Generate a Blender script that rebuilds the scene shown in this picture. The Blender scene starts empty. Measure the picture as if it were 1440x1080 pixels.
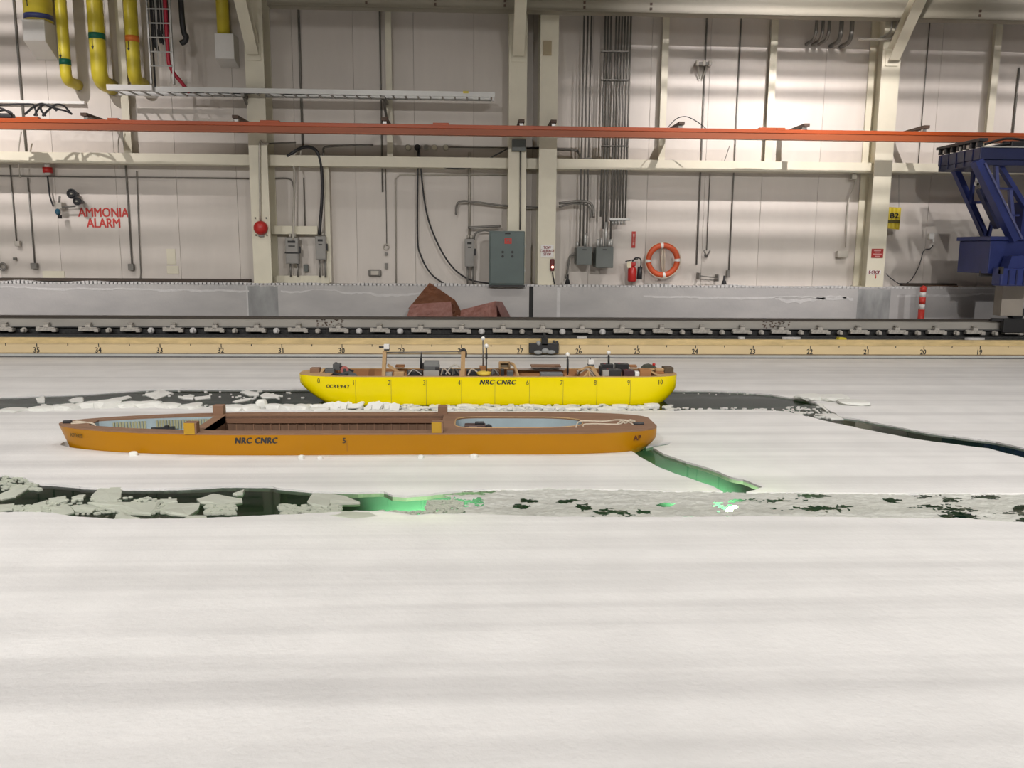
import bpy, bmesh, math, random
import numpy as np
from mathutils import Vector, Matrix, noise
from mathutils.geometry import delaunay_2d_cdt

random.seed(7)
SC = bpy.context.scene
COL = SC.collection

# ------------------------------------------------------------------ camera
PITCH, YAW, ROLL, CAMH = 0.160, 0.0456, 0.0078, 1.8175
FPX = 1165.0
cp, sp_, cy_, sy_ = math.cos(PITCH), math.sin(PITCH), math.cos(YAW), math.sin(YAW)
FW = Vector((sy_*cp, cy_*cp, -sp_))
R0 = Vector((cy_, -sy_, 0)); U0 = R0.cross(FW)
cr, sr = math.cos(ROLL), math.sin(ROLL)
RT = R0*cr + U0*sr; UP = U0*cr - R0*sr
EYE = Vector((0, 0, CAMH))
cam = bpy.data.objects.new('camera', bpy.data.cameras.new('camera'))
COL.objects.link(cam)
m3 = Matrix((RT, UP, -FW)).transposed()
cam.matrix_world = Matrix.Translation(EYE) @ m3.to_4x4()
cam.data.sensor_width = 36.0; cam.data.lens = 36.0*FPX/1440.0
cam.data.clip_start = 0.05; cam.data.clip_end = 200
SC.camera = cam

# ------------------------------------------------------------------ light
SC.view_settings.view_transform = 'Standard'
SC.view_settings.look = 'None'
SC.view_settings.gamma = 1.0
SC.view_settings.use_curve_mapping = False
SC.view_settings.exposure = 0.08
w = bpy.data.worlds.new('hall_air'); SC.world = w; w.use_nodes = True
w.node_tree.nodes['Background'].inputs[0].default_value = (0.9, 0.86, 0.78, 1)
w.node_tree.nodes['Background'].inputs[1].default_value = 0.05
SC.cycles.max_bounces = 7; SC.cycles.diffuse_bounces = 4; SC.cycles.glossy_bounces = 4
SC.cycles.transmission_bounces = 6; SC.cycles.sample_clamp_indirect = 4.0
SC.cycles.use_denoising = True
SC.cycles.caustics_reflective = False; SC.cycles.caustics_refractive = False

def lamp(x, y, z, power, size, color, spread=170, tilt=0):
    l = bpy.data.lights.new('high_bay_lamp', 'AREA'); l.shape = 'DISK'; l.size = size
    l.energy = power; l.color = color; l.spread = math.radians(spread)
    o = bpy.data.objects.new('high_bay_lamp', l); o.location = (x, y, z); COL.objects.link(o)
    o.rotation_euler.x = math.radians(tilt)          # positive tilts the beam towards the far wall
    return o
WARM = (1.0, 0.965, 0.935); PINK = (1.0, 0.93, 0.915)
# floodlights over the tank tilted at the far wall (the bay left of the middle has its lamp out)
for x, p, tl in ((-16.5, 84, 58), (-9.0, 80, 57), (5.8, 122, 62), (12.6, 108, 62)):
    lamp(x, 8.5, 8.8, p, 0.13, PINK, 54, tl)
# row over the tank
for x in (-13, -7, -1, 5, 11):
    lamp(x, 9.8, 8.7, 72, 0.4, WARM, 130, 0)
# row over the near side of the tank
for x in (-11, -3.5, 4, 11.5):
    lamp(x, -3.2, 7.2, 215, 0.4, WARM, 80, 51)

# ------------------------------------------------------------------ helpers
def ray(px, py):
    return (FW*FPX + RT*(px-720) - UP*(py-540)).normalized()
def W(px, py, Y):
    d = ray(px, py); t = (Y-EYE.y)/d.y
    return EYE + d*t
def G(px, py, z=0.0):
    d = ray(px, py); t = (z-EYE.z)/d.z
    return EYE + d*t
def XZ(px, py, Y):
    p = W(px, py, Y); return p.x, p.z
def zrow(y0, y1, Y, x0=0, x1=1440):      # mean height of a level line seen at (x0,y0)-(x1,y1)
    return 0.5*(W(x0, y0, Y).z + W(x1, y1, Y).z)

MATS = {}
def mat(name, col, rough=0.6, metal=0.0, var=0.0, scale=3.0, stretch=(1, 1, 1), bump=0.0, bscale=40.0,
        col2=None, emit=None, spec=0.5, detail=4.0, coat=0.0):
    if name in MATS: return MATS[name]
    m = bpy.data.materials.new(name); m.use_nodes = True
    nt = m.node_tree; b = nt.nodes['Principled BSDF']
    b.inputs['Base Color'].default_value = (*col, 1)
    b.inputs['Roughness'].default_value = rough
    b.inputs['Metallic'].default_value = metal
    b.inputs['Specular IOR Level'].default_value = spec
    if coat: b.inputs['Coat Weight'].default_value = coat
    tc = nt.nodes.new('ShaderNodeTexCoord')
    if var > 0 or col2:
        mp = nt.nodes.new('ShaderNodeMapping'); mp.inputs['Scale'].default_value = stretch
        n = nt.nodes.new('ShaderNodeTexNoise'); n.inputs['Scale'].default_value = scale
        n.inputs['Detail'].default_value = detail; n.inputs['Roughness'].default_value = 0.6
        r = nt.nodes.new('ShaderNodeValToRGB')
        r.color_ramp.elements[0].position = 0.32; r.color_ramp.elements[1].position = 0.68
        c2 = col2 or tuple(c*(1-var) for c in col)
        r.color_ramp.elements[0].color = (*c2, 1); r.color_ramp.elements[1].color = (*col, 1)
        nt.links.new(tc.outputs['Object'], mp.inputs['Vector']); nt.links.new(mp.outputs[0], n.inputs['Vector'])
        nt.links.new(n.outputs['Fac'], r.inputs['Fac']); nt.links.new(r.outputs['Color'], b.inputs['Base Color'])
    if bump > 0:
        n2 = nt.nodes.new('ShaderNodeTexNoise'); n2.inputs['Scale'].default_value = bscale; n2.inputs['Detail'].default_value = 5
        bp = nt.nodes.new('ShaderNodeBump'); bp.inputs['Strength'].default_value = bump; bp.inputs['Distance'].default_value = 0.02
        nt.links.new(tc.outputs['Object'], n2.inputs['Vector']); nt.links.new(n2.outputs['Fac'], bp.inputs['Height'])
        nt.links.new(bp.outputs['Normal'], b.inputs['Normal'])
    if emit:
        b.inputs['Emission Color'].default_value = (*emit[0], 1); b.inputs['Emission Strength'].default_value = emit[1]
    MATS[name] = m
    return m

class MB:
    """collects shapes and links them as one mesh object"""
    def __init__(s): s.bm = bmesh.new(); s.smooth = False
    def _add(s, verts, faces, sm=False):
        vs = [s.bm.verts.new(v) for v in verts]
        for f in faces:
            try:
                fc = s.bm.faces.new([vs[i] for i in f]); fc.smooth = sm
            except ValueError: pass
        return vs
    def box(s, a, b, rot=None, piv=None, bev=0.0):
        x0, x1 = sorted((a[0], b[0])); y0, y1 = sorted((a[1], b[1])); z0, z1 = sorted((a[2], b[2]))
        V = [Vector(v) for v in ((x0,y0,z0),(x1,y0,z0),(x1,y1,z0),(x0,y1,z0),(x0,y0,z1),(x1,y0,z1),(x1,y1,z1),(x0,y1,z1))]
        if rot is not None:
            pv = Vector(piv) if piv else sum(V, Vector())/8
            V = [pv + rot @ (v-pv) for v in V]
        vs = s._add(V, ((3,2,1,0),(4,5,6,7),(0,1,5,4),(1,2,6,5),(2,3,7,6),(3,0,4,7)))
        if bev > 0:
            es = list({e for v in vs for e in v.link_edges})
            bmesh.ops.bevel(s.bm, geom=es, offset=bev, segments=2, profile=0.5, affect='EDGES')
        return s
    def beam(s, p0, p1, w_, h_, up=Vector((0, 0, 1))):
        p0, p1 = Vector(p0), Vector(p1); d = (p1-p0).normalized()
        sx = d.cross(up)
        if sx.length < 1e-4: sx = Vector((1, 0, 0))
        sx.normalize(); uu = sx.cross(d)
        V = [p+sx*a*w_/2+uu*b*h_/2 for p in (p0, p1) for a, b in ((-1,-1),(1,-1),(1,1),(-1,1))]
        s._add(V, ((0,1,2,3),(7,6,5,4),(0,4,5,1),(1,5,6,2),(2,6,7,3),(3,7,4,0)))
        return s
    def tube(s, pts, r, n=8, caps=True):
        pts = [Vector(p) for p in pts]
        rs = r if isinstance(r, (list, tuple)) else [r]*len(pts)
        rings = []; prev = None
        for i, p in enumerate(pts):
            d = (pts[min(i+1, len(pts)-1)] - pts[max(i-1, 0)]).normalized()
            if prev is None:
                ref = Vector((0, 0, 1)) if abs(d.z) < 0.9 else Vector((1, 0, 0))
                sx = d.cross(ref).normalized()
            else:
                sx = (prev - d*prev.dot(d)); sx = sx.normalized() if sx.length > 1e-6 else d.cross(Vector((0, 1, 0))).normalized()
            prev = sx; uu = d.cross(sx)
            rings.append([s.bm.verts.new(p + (sx*math.cos(a)+uu*math.sin(a))*rs[i]) for a in (2*math.pi*k/n for k in range(n))])
        for a, b in zip(rings, rings[1:]):
            for k in range(n):
                f = s.bm.faces.new((a[k], a[(k+1) % n], b[(k+1) % n], b[k])); f.smooth = n > 6
        if caps:
            s.bm.faces.new(list(reversed(rings[0]))); s.bm.faces.new(rings[-1])
        return s
    def cyl(s, p0, p1, r, n=16): return s.tube([p0, p1], r, n)
    def ball(s, c, r, n=10, sc=(1, 1, 1)):
        c = Vector(c)
        g = bmesh.ops.create_uvsphere(s.bm, u_segments=n*2, v_segments=n, radius=1.0)
        for v in g['verts']: v.co = c + Vector((v.co.x*r*sc[0], v.co.y*r*sc[1], v.co.z*r*sc[2]))
        for v in g['verts']:
            for f in v.link_faces: f.smooth = True
        return s
    def prism(s, poly, y0, y1):            # polygon in (x,z), extruded along y
        n = len(poly)
        V = [(x, y0, z) for x, z in poly] + [(x, y1, z) for x, z in poly]
        F = [tuple(range(n)), tuple(range(2*n-1, n-1, -1))] + [(i, n+i, n+(i+1) % n, (i+1) % n) for i in range(n)]
        s._add(V, F); return s
    def slab(s, poly, z0, z1):             # polygon in (x,y), extruded along z
        n = len(poly)
        V = [(x, y, z0) for x, y in poly] + [(x, y, z1) for x, y in poly]
        F = [tuple(range(n-1, -1, -1)), tuple(range(n, 2*n))] + [(i, (i+1) % n, n+(i+1) % n, n+i) for i in range(n)]
        s._add(V, F); return s
    def torus(s, c, R, r, axis='y', n=40, m=12, a0=0, a1=2*math.pi):
        c = Vector(c); closed = abs(a1-a0-2*math.pi) < 1e-6; rings = []
        for i in range(n if closed else n+1):
            a = a0+(a1-a0)*i/n; ca, sa = math.cos(a), math.sin(a); ring = []
            for j in range(m):
                b = 2*math.pi*j/m; q = R+r*math.cos(b); h = r*math.sin(b)
                ring.append(s.bm.verts.new(c+Vector((q*ca, h, q*sa))))
            rings.append(ring)
        k = len(rings)
        for i in range(k if closed else k-1):
            a, b = rings[i], rings[(i+1) % k]
            for j in range(m):
                f = s.bm.faces.new((a[j], b[j], b[(j+1) % m], a[(j+1) % m])); f.smooth = True
        return s
    def build(s, name, material, parent=None, bev=0.0, recalc=True):
        if bev > 0: bmesh.ops.bevel(s.bm, geom=list(s.bm.edges), offset=bev, segments=2, profile=0.5, affect='EDGES')
        if recalc: bmesh.ops.recalc_face_normals(s.bm, faces=list(s.bm.faces))
        me = bpy.data.meshes.new(name); s.bm.to_mesh(me); s.bm.free()
        return link(name, me, material, parent)

def link(name, me, material, parent=None):
    o = bpy.data.objects.new(name, me); COL.objects.link(o)
    if material is not None and not me.materials: me.materials.append(material)
    if parent is not None:
        o.parent = parent
        o.matrix_parent_inverse = Matrix.Translation(-Vector(parent.location))
    return o
def tag(o, label, cat, group=None):
    o['label'] = label; o['category'] = cat
    if group: o['group'] = group
    return o
def struct(o, label=None):
    o['kind'] = 'structure'
    if label: o['label'] = label
    return o
def thing(name, label, cat, loc=(0, 0, 0), group=None):
    o = bpy.data.objects.new(name, None); COL.objects.link(o); o.location = loc; o.empty_display_size = 0.1
    return tag(o, label, cat, group)

def text_mesh(body, size, ext=0.0012, space=1.0, align='CENTER', line=1.0, shear=0.0, bold=0.0):
    c = bpy.data.curves.new('lettering', 'FONT'); c.body = body; c.size = size; c.extrude = ext
    c.align_x = align; c.align_y = 'CENTER'; c.space_character = space; c.space_line = line; c.shear = shear
    c.offset = bold; c.resolution_u = 3
    o = bpy.data.objects.new('lettering', c)
    me = bpy.data.meshes.new_from_object(o)
    bpy.data.objects.remove(o); bpy.data.curves.remove(c)
    return me
def lettering(body, at, size, material, parent=None, sx=1.0, name='lettering', yaw=0.0, vrot=0.0, **k):
    """flat lettering that faces -y"""
    bold = k.pop('bold', 0.0)
    me = text_mesh(body, size, **k)
    if bold > 0:                               # heavier strokes: the same outline struck again a little to the side
        b = bmesh.new(); n = 3
        for i in range(n):
            m2 = me.copy(); m2.transform(Matrix.Translation(((i-1)*bold*1.4/sx, (i-1)*bold*0.5, i*0.0004))); b.from_mesh(m2); bpy.data.meshes.remove(m2)
        b.to_mesh(me); b.free()
    M = Matrix.Translation(Vector(at)) @ Matrix.Rotation(yaw, 4, 'Z') @ Matrix.Rotation(math.pi/2, 4, 'X') @ Matrix.Rotation(vrot, 4, 'Z') @ Matrix.Diagonal((sx, 1, 1, 1))
    me.transform(M); me.materials.clear()
    return link(name, me, material, parent)

ORD = ('first second third fourth fifth sixth seventh eighth ninth tenth eleventh twelfth thirteenth fourteenth fifteenth sixteenth seventeenth eighteenth nineteenth twentieth '
       'twenty-first twenty-second twenty-third twenty-fourth twenty-fifth twenty-sixth').split()
def smooth_path(pts, n=6):
    """Catmull-Rom through the points"""
    P = [Vector(p) for p in pts]; out = []
    for i in range(len(P)-1):
        a = P[max(i-1, 0)]; b = P[i]; c = P[i+1]; d = P[min(i+2, len(P)-1)]
        for k in range(n):
            t = k/n
            out.append(0.5*((2*b)+(c-a)*t+(2*a-5*b+4*c-d)*t*t+(3*b-a-3*c+d)*t**3))
    out.append(P[-1]); return out
def inpoly(P, poly):
    """vectorised point in polygon, P (n,2)"""
    poly = np.asarray(poly, float); x, y = P[:, 0], P[:, 1]; r = np.zeros(len(P), bool)
    x0, y0 = poly[:, 0], poly[:, 1]; x1, y1 = np.roll(x0, -1), np.roll(y0, -1)
    for a, b, c, d in zip(x0, y0, x1, y1):
        if b == d: continue
        k = ((b > y) != (d > y)) & (x < (c-a)*(y-b)/(d-b)+a); r ^= k
    return r

# ------------------------------------------------------------------ materials
M_PANEL = mat('wall_panel_paint', (0.67, 0.62, 0.565), 0.42, var=0.10, scale=1.4, stretch=(1, 1, 0.35), bump=0.03, bscale=6)
M_CREAM = mat('cream_steel_paint', (0.74, 0.70, 0.56), 0.42, var=0.08, scale=2.2)
M_CONC = mat('concrete_grey', (0.53, 0.515, 0.50), 0.8, col2=(0.43, 0.42, 0.415), scale=1.6, stretch=(0.6, 1, 1.6), bump=0.12, bscale=30)
M_CONCL = mat('frost_white_concrete', (0.66, 0.65, 0.64), 0.85, var=0.12, scale=8, bump=0.2, bscale=50)
M_CONCD = mat('damp_concrete', (0.40, 0.405, 0.40), 0.7, var=0.45, scale=2.5, stretch=(1.5, 1, 0.5), bump=0.1, bscale=30)
M_DARKGAP = mat('dark_rubber', (0.025, 0.025, 0.025), 0.8)
M_ORAIL = mat('orange_enamel', (0.46, 0.075, 0.008), 0.4, var=0.15, scale=2, stretch=(0.3, 1, 1))
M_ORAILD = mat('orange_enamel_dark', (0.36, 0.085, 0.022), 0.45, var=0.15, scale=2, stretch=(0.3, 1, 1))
M_RUST = mat('brown_bracket_steel', (0.10, 0.06, 0.04), 0.6, var=0.3, scale=8)
M_GALV = mat('galvanised_steel', (0.52, 0.52, 0.50), 0.38, 0.55, var=0.15, scale=6)
M_ALU = mat('pale_aluminium', (0.50, 0.50, 0.48), 0.4, 0.35, var=0.08, scale=5)
M_COND = mat('conduit_grey', (0.22, 0.21, 0.19), 0.45, 0.4, var=0.2, scale=4)
M_CONDL = mat('conduit_light', (0.50, 0.47, 0.41), 0.45, 0.25, var=0.15, scale=4)
M_BLACK = mat('black_rubber', (0.02, 0.02, 0.022), 0.45)
M_BOXG = mat('switch_box_grey', (0.30, 0.29, 0.27), 0.5, var=0.08, scale=4)
M_BOXD = mat('enclosure_dark_grey', (0.135, 0.15, 0.14), 0.5, var=0.1, scale=4)
M_BOXT = mat('enclosure_teal_grey', (0.10, 0.135, 0.13), 0.42, var=0.1, scale=4)
M_YELP = mat('yellow_pipe_jacket', (0.70, 0.58, 0.045), 0.38, var=0.08, scale=3)
M_BAND_B = mat('blue_band', (0.03, 0.04, 0.13), 0.5)
M_BAND_G = mat('green_band', (0.0, 0.13, 0.075), 0.5)
M_BAND_O = mat('orange_band', (0.75, 0.20, 0.03), 0.5)
M_WHITE = mat('white_enamel', (0.80, 0.79, 0.76), 0.4, var=0.04, scale=4)
M_RED = mat('red_enamel', (0.50, 0.022, 0.018), 0.35, var=0.1, scale=6)
M_REDTXT = mat('red_lettering', (0.52, 0.045, 0.035), 0.6)
M_BLKTXT = mat('black_lettering', (0.02, 0.02, 0.02), 0.6)
M_WHTXT = mat('white_lettering', (0.8, 0.78, 0.75), 0.6)
M_YSIGN = mat('yellow_sign', (0.62, 0.47, 0.02), 0.5, var=0.05, scale=4)
M_RING = mat('lifebuoy_orange', (0.62, 0.095, 0.025), 0.5, var=0.12, scale=9)
M_ROPE = mat('pale_rope', (0.62, 0.55, 0.44), 0.9, bump=0.3, bscale=120)
M_BLUE = mat('blue_enamel', (0.022, 0.036, 0.17), 0.38, var=0.25, scale=3)
M_BLUED = mat('dark_blue_enamel', (0.012, 0.018, 0.075), 0.4, var=0.25, scale=3)
M_RAILW = mat('pale_rail_steel', (0.43, 0.41, 0.37), 0.5, 0.2, var=0.15, scale=3, stretch=(0.4, 1, 1))
M_RAILT = mat('dark_rail_head', (0.07, 0.06, 0.05), 0.45, 0.5)
M_BALL = mat('dark_trough', (0.06, 0.06, 0.06), 0.8, var=0.5, scale=20, bump=0.3, bscale=60)
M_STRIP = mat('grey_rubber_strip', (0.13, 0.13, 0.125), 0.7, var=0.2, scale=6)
M_CLIP = mat('frosted_clip_steel', (0.56, 0.53, 0.48), 0.6, 0.1, var=0.35, scale=25)
M_FROST = mat('frost_lump', (0.68, 0.67, 0.66), 0.7, var=0.15, scale=30, bump=0.3, bscale=60)
M_RULER = mat('cream_ruler_board', (0.76, 0.60, 0.34), 0.55, col2=(0.68, 0.54, 0.32), scale=1.3, stretch=(0.7, 1, 3))
M_RULERT = mat('cream_ruler_ledge', (0.74, 0.56, 0.27), 0.55, var=0.3, scale=3, stretch=(1, 1, 4))
M_LEDGE = mat('pale_grey_ledge', (0.55, 0.56, 0.54), 0.5, var=0.1, scale=3)
M_PINK = mat('pink_insulation_foil', (0.66, 0.36, 0.31), 0.45, col2=(0.52, 0.24, 0.19), scale=9, bump=0.5, bscale=25)
M_KRAFT = mat('kraft_paper', (0.34, 0.14, 0.07), 0.6, var=0.3, scale=6, stretch=(1, 1, 3), bump=0.3, bscale=20)
M_DELO = mat('delineator_red', (0.62, 0.05, 0.035), 0.45)
M_YHULL = mat('yellow_hull_gloss', (0.95, 0.77, 0.0), 0.25, var=0.03, scale=2, spec=0.35)
M_OHULL = mat('ochre_hull_gloss', (0.40, 0.172, 0.0), 0.32, var=0.08, scale=2, stretch=(0.5, 1, 2), spec=0.3)
M_DECK = mat('brown_plywood', (0.26, 0.145, 0.085), 0.6, col2=(0.20, 0.11, 0.065), scale=5, stretch=(0.25, 3, 1))
M_DECKD = mat('dark_plywood', (0.15, 0.085, 0.05), 0.65, col2=(0.11, 0.06, 0.035), scale=6, stretch=(4, 1, 0.3))
M_PINE = mat('pale_pine', (0.50, 0.33, 0.16), 0.6, col2=(0.42, 0.26, 0.12), scale=6, stretch=(3, 3, 0.4))
M_PLY = mat('orange_plywood', (0.40, 0.18, 0.06), 0.6, col2=(0.32, 0.14, 0.05), scale=6, stretch=(0.4, 3, 1))
M_LINEN = mat('pale_blue_lining', (0.36, 0.44, 0.47), 0.7, var=0.12, scale=5)
M_SLAT = mat('olive_lining_slat', (0.36, 0.35, 0.21), 0.7, var=0.2, scale=8)
M_GREYP = mat('grey_plastic', (0.10, 0.105, 0.105), 0.5, var=0.1, scale=5)
M_GREYL = mat('light_grey_plastic', (0.36, 0.35, 0.32), 0.5, var=0.1, scale=5)
M_BALLW = mat('white_marker_ball', (0.85, 0.84, 0.80), 0.4)
M_WIRE = mat('tangled_wire', (0.45, 0.38, 0.30), 0.6)
M_BED = mat('tank_floor_green', (0.06, 0.14, 0.085), 0.9, var=0.2, scale=1.2)

# ------------------------------------------------------------------ planes of the hall
YE, YK, YC, YW_ = 13.94, 15.55, 15.72, 16.30     # ruler board, concrete kerb, column faces, cladding
XL, XR = -24.0, 24.0
ZK = 0.5*(W(0, 397, YK).z + W(1440, 407, YK).z)   # concrete top
ZG0 = zrow(229, 244.5, 15.96); ZG1 = zrow(213.5, 231, 15.96)   # girt
ZFL = 0.30                                        # walkway floor
# ---- shell
o = MB().box((XL, 13.98, -0.2), (XR, 16.6, ZFL)).build('floor', M_CONC); struct(o)
o = MB().box((XL, -6, -0.2), (XR, 1.9, 0.02)).build('floor_walkway', M_CONC); struct(o)
o = MB().box((XL, -6, 9.2), (XR, 16.6, 9.4)).build('ceiling', mat('ceiling_white', (0.6, 0.58, 0.54), 0.8)); struct(o)
o = MB().box((XL-.2, -6, -0.2), (XL, 16.6, 9.4)).build('wall_left', M_PANEL); struct(o)
o = MB().box((XR, -6, -0.2), (XR+.2, 16.6, 9.4)).build('wall_right', M_PANEL); struct(o)
o = MB().box((XL, -6.2, -0.2), (XR, -6, 9.4)).build('wall_near', M_PANEL); struct(o)
# tank below the ice
o = MB().box((XL, 1.9, -1.2), (XR, 13.98, -0.85)).build('floor_tank', M_BED); struct(o, 'green tank bottom under the water')

wall = MB().box((XL, YW_+0.02, 0), (XR, YW_+0.2, 9.3)).build('wall_back', mat('panel_joint_dark', (0.34, 0.31, 0.28), 0.7))
struct(wall, 'pale insulated panel wall behind the ice tank')
pw = 1.12; x = -10.1
rows = [(ZK-0.02, ZG0+0.05), (ZG0+0.06, 9.2)]
pm = {}
while x < 10.6:
    for k, (z0, z1) in enumerate(rows):
        if k not in pm:
            bmq = MB().box((0, 0, 0), (pw-0.006, 0.022, z1-z0)).bm
            bmesh.ops.recalc_face_normals(bmq, faces=list(bmq.faces))
            me = bpy.data.meshes.new('panel'); bmq.to_mesh(me); bmq.free(); me.materials.append(M_PANEL); pm[k] = me
        p = bpy.data.objects.new('panel', pm[k]); COL.objects.link(p); p.location = (x, YW_, z0); p.parent = wall
    x += pw

# concrete kerb
kerb = MB().box((XL, YK, 0.2), (W(744, 420, YK).x, YW_+0.02, ZK)).box((W(750, 420, YK).x, YK, 0.2), (XR, YW_+0.02, ZK)).build('trim_1', M_CONC)
struct(kerb, 'low grey concrete wall under the panels with a dark joint in the middle')
MB().box((W(744, 420, YK).x, YK+0.03, 0.25), (W(750, 420, YK).x, YW_, ZK-0.01)).build('expansion_joint', M_DARKGAP, kerb)
def ragged_strip(px0, px1, y0, y1, amp, name, material, Y, th=0.004, n=60, seed=0, drop=0.0):
    rnd = random.Random(seed); top = []; bot = []
    ph = rnd.random()*10
    for i in range(n+1):
        t = i/n; px = px0+(px1-px0)*t; py = y0+(y1-y0)*t
        a = noise.noise(Vector((px*0.03, ph, 0)))*amp + noise.noise(Vector((px*0.13, ph, 3)))*amp*0.4
        top.append(XZ(px, py-1.2+a*0.6, Y)); bot.append(XZ(px, py+1.2+a+drop*max(0, noise.noise(Vector((px*0.02, ph, 7)))), Y))
    b = MB()
    for i in range(n):
        b.prism([top[i], top[i+1], bot[i+1], bot[i]], Y-th, Y+0.001)
    return b.build(name, material, kerb)
for i, (a, b_, y0, y1, am) in enumerate(((-20, 350, 404, 409, 3.5), (395, 600, 410, 413, 6), (905, 1190, 417, 419, 3), (1262, 1400, 416, 413, 4), (1090, 1200, 419, 418, 8))):
    ragged_strip(a, b_, y0, y1, am, 'salt_stain', M_CONCL, YK, seed=i)
for (a, b_, m_) in ((349, 391, M_CONCD), (1206, 1252, M_CONCD), (783, 788, M_CONCL), (347, 349, M_CONCL)):
    x0, x1 = W(a, 420, YK).x, W(b_, 420, YK).x
    pts = [(x0+(x1-x0)*t, ZK-0.03+0.02*noise.noise(Vector((t*5, a, 0)))) for t in [i/12 for i in range(13)]]
    pts += [(x0+(x1-x0)*t+0.02*noise.noise(Vector((t*9, a, 4))), 0.34+0.12*(noise.noise(Vector((t*4, a, 2)))+0.3)) for t in [i/12 for i in range(12, -1, -1)]]
    MB().prism(pts, YK-0.003, YK+0.001).build('damp_patch', m_, kerb)
# snow dusting along the kerb top
b = MB(); rnd = random.Random(3)
for i in range(260):
    px = -20+1480*i/260; py = 398+8.5*px/1440
    X, Z = XZ(px, py, YK); h = 0.018+0.045*max(0, noise.noise(Vector((px*0.02, 1, 0)))+0.2)
    b.box((X-0.04, YK-0.004, ZK-0.008), (X+0.05, YK+0.10+0.05*rnd.random(), ZK+h))
sn = b.build('frost', M_FROST, kerb); sn['kind'] = 'stuff'
b = MB()
for a, b_, y0 in ((0, 352, 394), (1268, 1345, 403)):
    x0, x1 = W(a, y0, 16.2).x, W(b_, y0, 16.2).x
    b.box((x0, 16.18, ZK+0.015), (x1, 16.298, ZK+0.07))
b.build('base_gap', mat('dark_base_flashing', (0.055, 0.04, 0.03), 0.7), kerb)

# ---- horizontal girts and ceiling beam
cols_px = [(350, 376, 220), (715, 740, 220), (758, 783, 220), (1229, 1254, 244)]
COLX = [(W(a, y, YC).x, W(b, y, YC).x) for a, b, y in cols_px]
COLX += [(COLX[0][0]-6.5, COLX[0][0]-6.15), (COLX[3][0]+6.2, COLX[3][0]+6.55)]
g = MB().box((XL, 15.96, ZG0), (XR, YW_, ZG1)).build('trim_2', M_CREAM); struct(g, 'cream horizontal girt across the panel wall')
ZB0 = 0.5*(W(750, 15.5, 15.5).z+W(1440, 30, 15.5).z)
xb0 = W(372, 1, 15.3).x
b = MB().box((xb0, 15.44, ZB0), (XR, 15.71, ZB0+0.02)).box((xb0, 15.47, ZB0), (XR, 15.49, ZB0+0.5)).box((xb0, 15.44, ZB0+0.5), (XR, 15.71, ZB0+0.52))
tb = b.build('trim_3', mat('beam_cream_shaded', (0.32, 0.295, 0.23), 0.5, var=0.06, scale=3)); struct(tb, 'cream steel beam running along the top of the wall')  # beam colour darkened to stand in for shade above the lamp cutoff
bolt_me = None
for px in (515, 612, 710, 822, 916, 1380):
    X = W(px, 8, 15.45).x
    for dz in (0.05, 0.13): MB().box((X-0.02, 15.455, ZB0+dz), (X+0.02, 15.472, ZB0+dz+0.04)).build('bolt', M_RUST, tb)

# ---- columns (wide flange sections) with knee braces
def column(x0, x1, label, yback=16.28):
    c = thing('steel_column', label, 'column', ((x0+x1)/2, (YC+yback)/2, ZK), 'columns on the concrete kerb')
    xm = (x0+x1)/2
    MB().box((x0, YC, ZK+0.01), (x1, YC+0.03, 9.2)).build('front_flange', M_CREAM, c)
    MB().box((xm-0.012, YC+0.03, ZK+0.01), (xm+0.012, yback-0.03, 9.2)).build('web', M_CREAM, c)
    MB().box((x0, yback-0.03, ZK+0.01), (x1, yback, 9.2)).build('back_flange', M_CREAM, c)
    MB().box((x0-0.03, YC-0.03, ZK), (x1+0.03, yback, ZK+0.02)).build('base_plate', M_CREAM, c)
    return c
COLS = [column(*COLX[0], 'cream steel column carrying the round red bell'),
        column(*COLX[1], 'cream steel column behind the large teal-grey control cabinet'),
        column(*COLX[2], 'cream steel column with the white and red carriage stop sign'),
        column(*COLX[3], 'cream steel column beside the yellow striped hanging sign')]
def brace(ci, ypx, run, rise, wdt=0.2):
    x0, x1 = COLX[ci]; xm = (x0+x1)/2; z0 = W((cols_px[ci][0]+cols_px[ci][1])/2, ypx, YC).z
    p0 = Vector((xm, YC-0.02, z0)); p1 = Vector((xm, YC-run, z0+rise))
    d = (p1-p0).normalized(); n = Vector((1, 0, 0)).cross(d)
    b = MB()
    b.beam(p0-n*0.10, p1-n*0.10, wdt, 0.015, up=n).beam(p0+n*0.10, p1+n*0.10, wdt, 0.015, up=n).beam(p0, p1, 0.014, 0.2, up=n)
    b.build('knee_brace', M_CREAM, COLS[ci])
    MB().box((xm-wdt/2-0.02, YC-0.02, z0-0.16), (xm+wdt/2+0.02, YC, z0+0.16)).build('gusset_plate', M_CREAM, COLS[ci])
brace(0, 72, 1.9, 1.9); brace(1, 74, 1.9, 1.9); brace(3, 80, 1.9, 1.9)
MB().box((COLX[2][0]+0.05, YC-0.05, W(770, 78, YC).z), (COLX[2][0]+0.2, YC, W(770, 58, YC).z)).build('cleat', mat('cleat_tan', (0.36, 0.30, 0.19), 0.6), COLS[2])

# unseen pipes added between floodlights and wall to cast its shadow bands
rack = thing('shadow_pipe_bank', 'added bank of unseen thin pipes casting shadow bands on the wall', 'pipes', (0, 11.2, 6.2))
for zz, rr in ((6.26, 0.045), (6.44, 0.06), (6.62, 0.02), (7.42, 0.025), (7.55, 0.03), (7.66, 0.055), (7.80, 0.02)):
    MB().cyl((XL, 11.2, zz), (XR, 11.2, zz), rr, 10).build('pipe', M_GALV, rack)
for xx in (-15, -2, 20):
    MB().box((xx-0.03, 11.26, 6.2), (xx+0.03, 11.3, 9.2)).build('hanger', M_GALV, rack)
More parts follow.
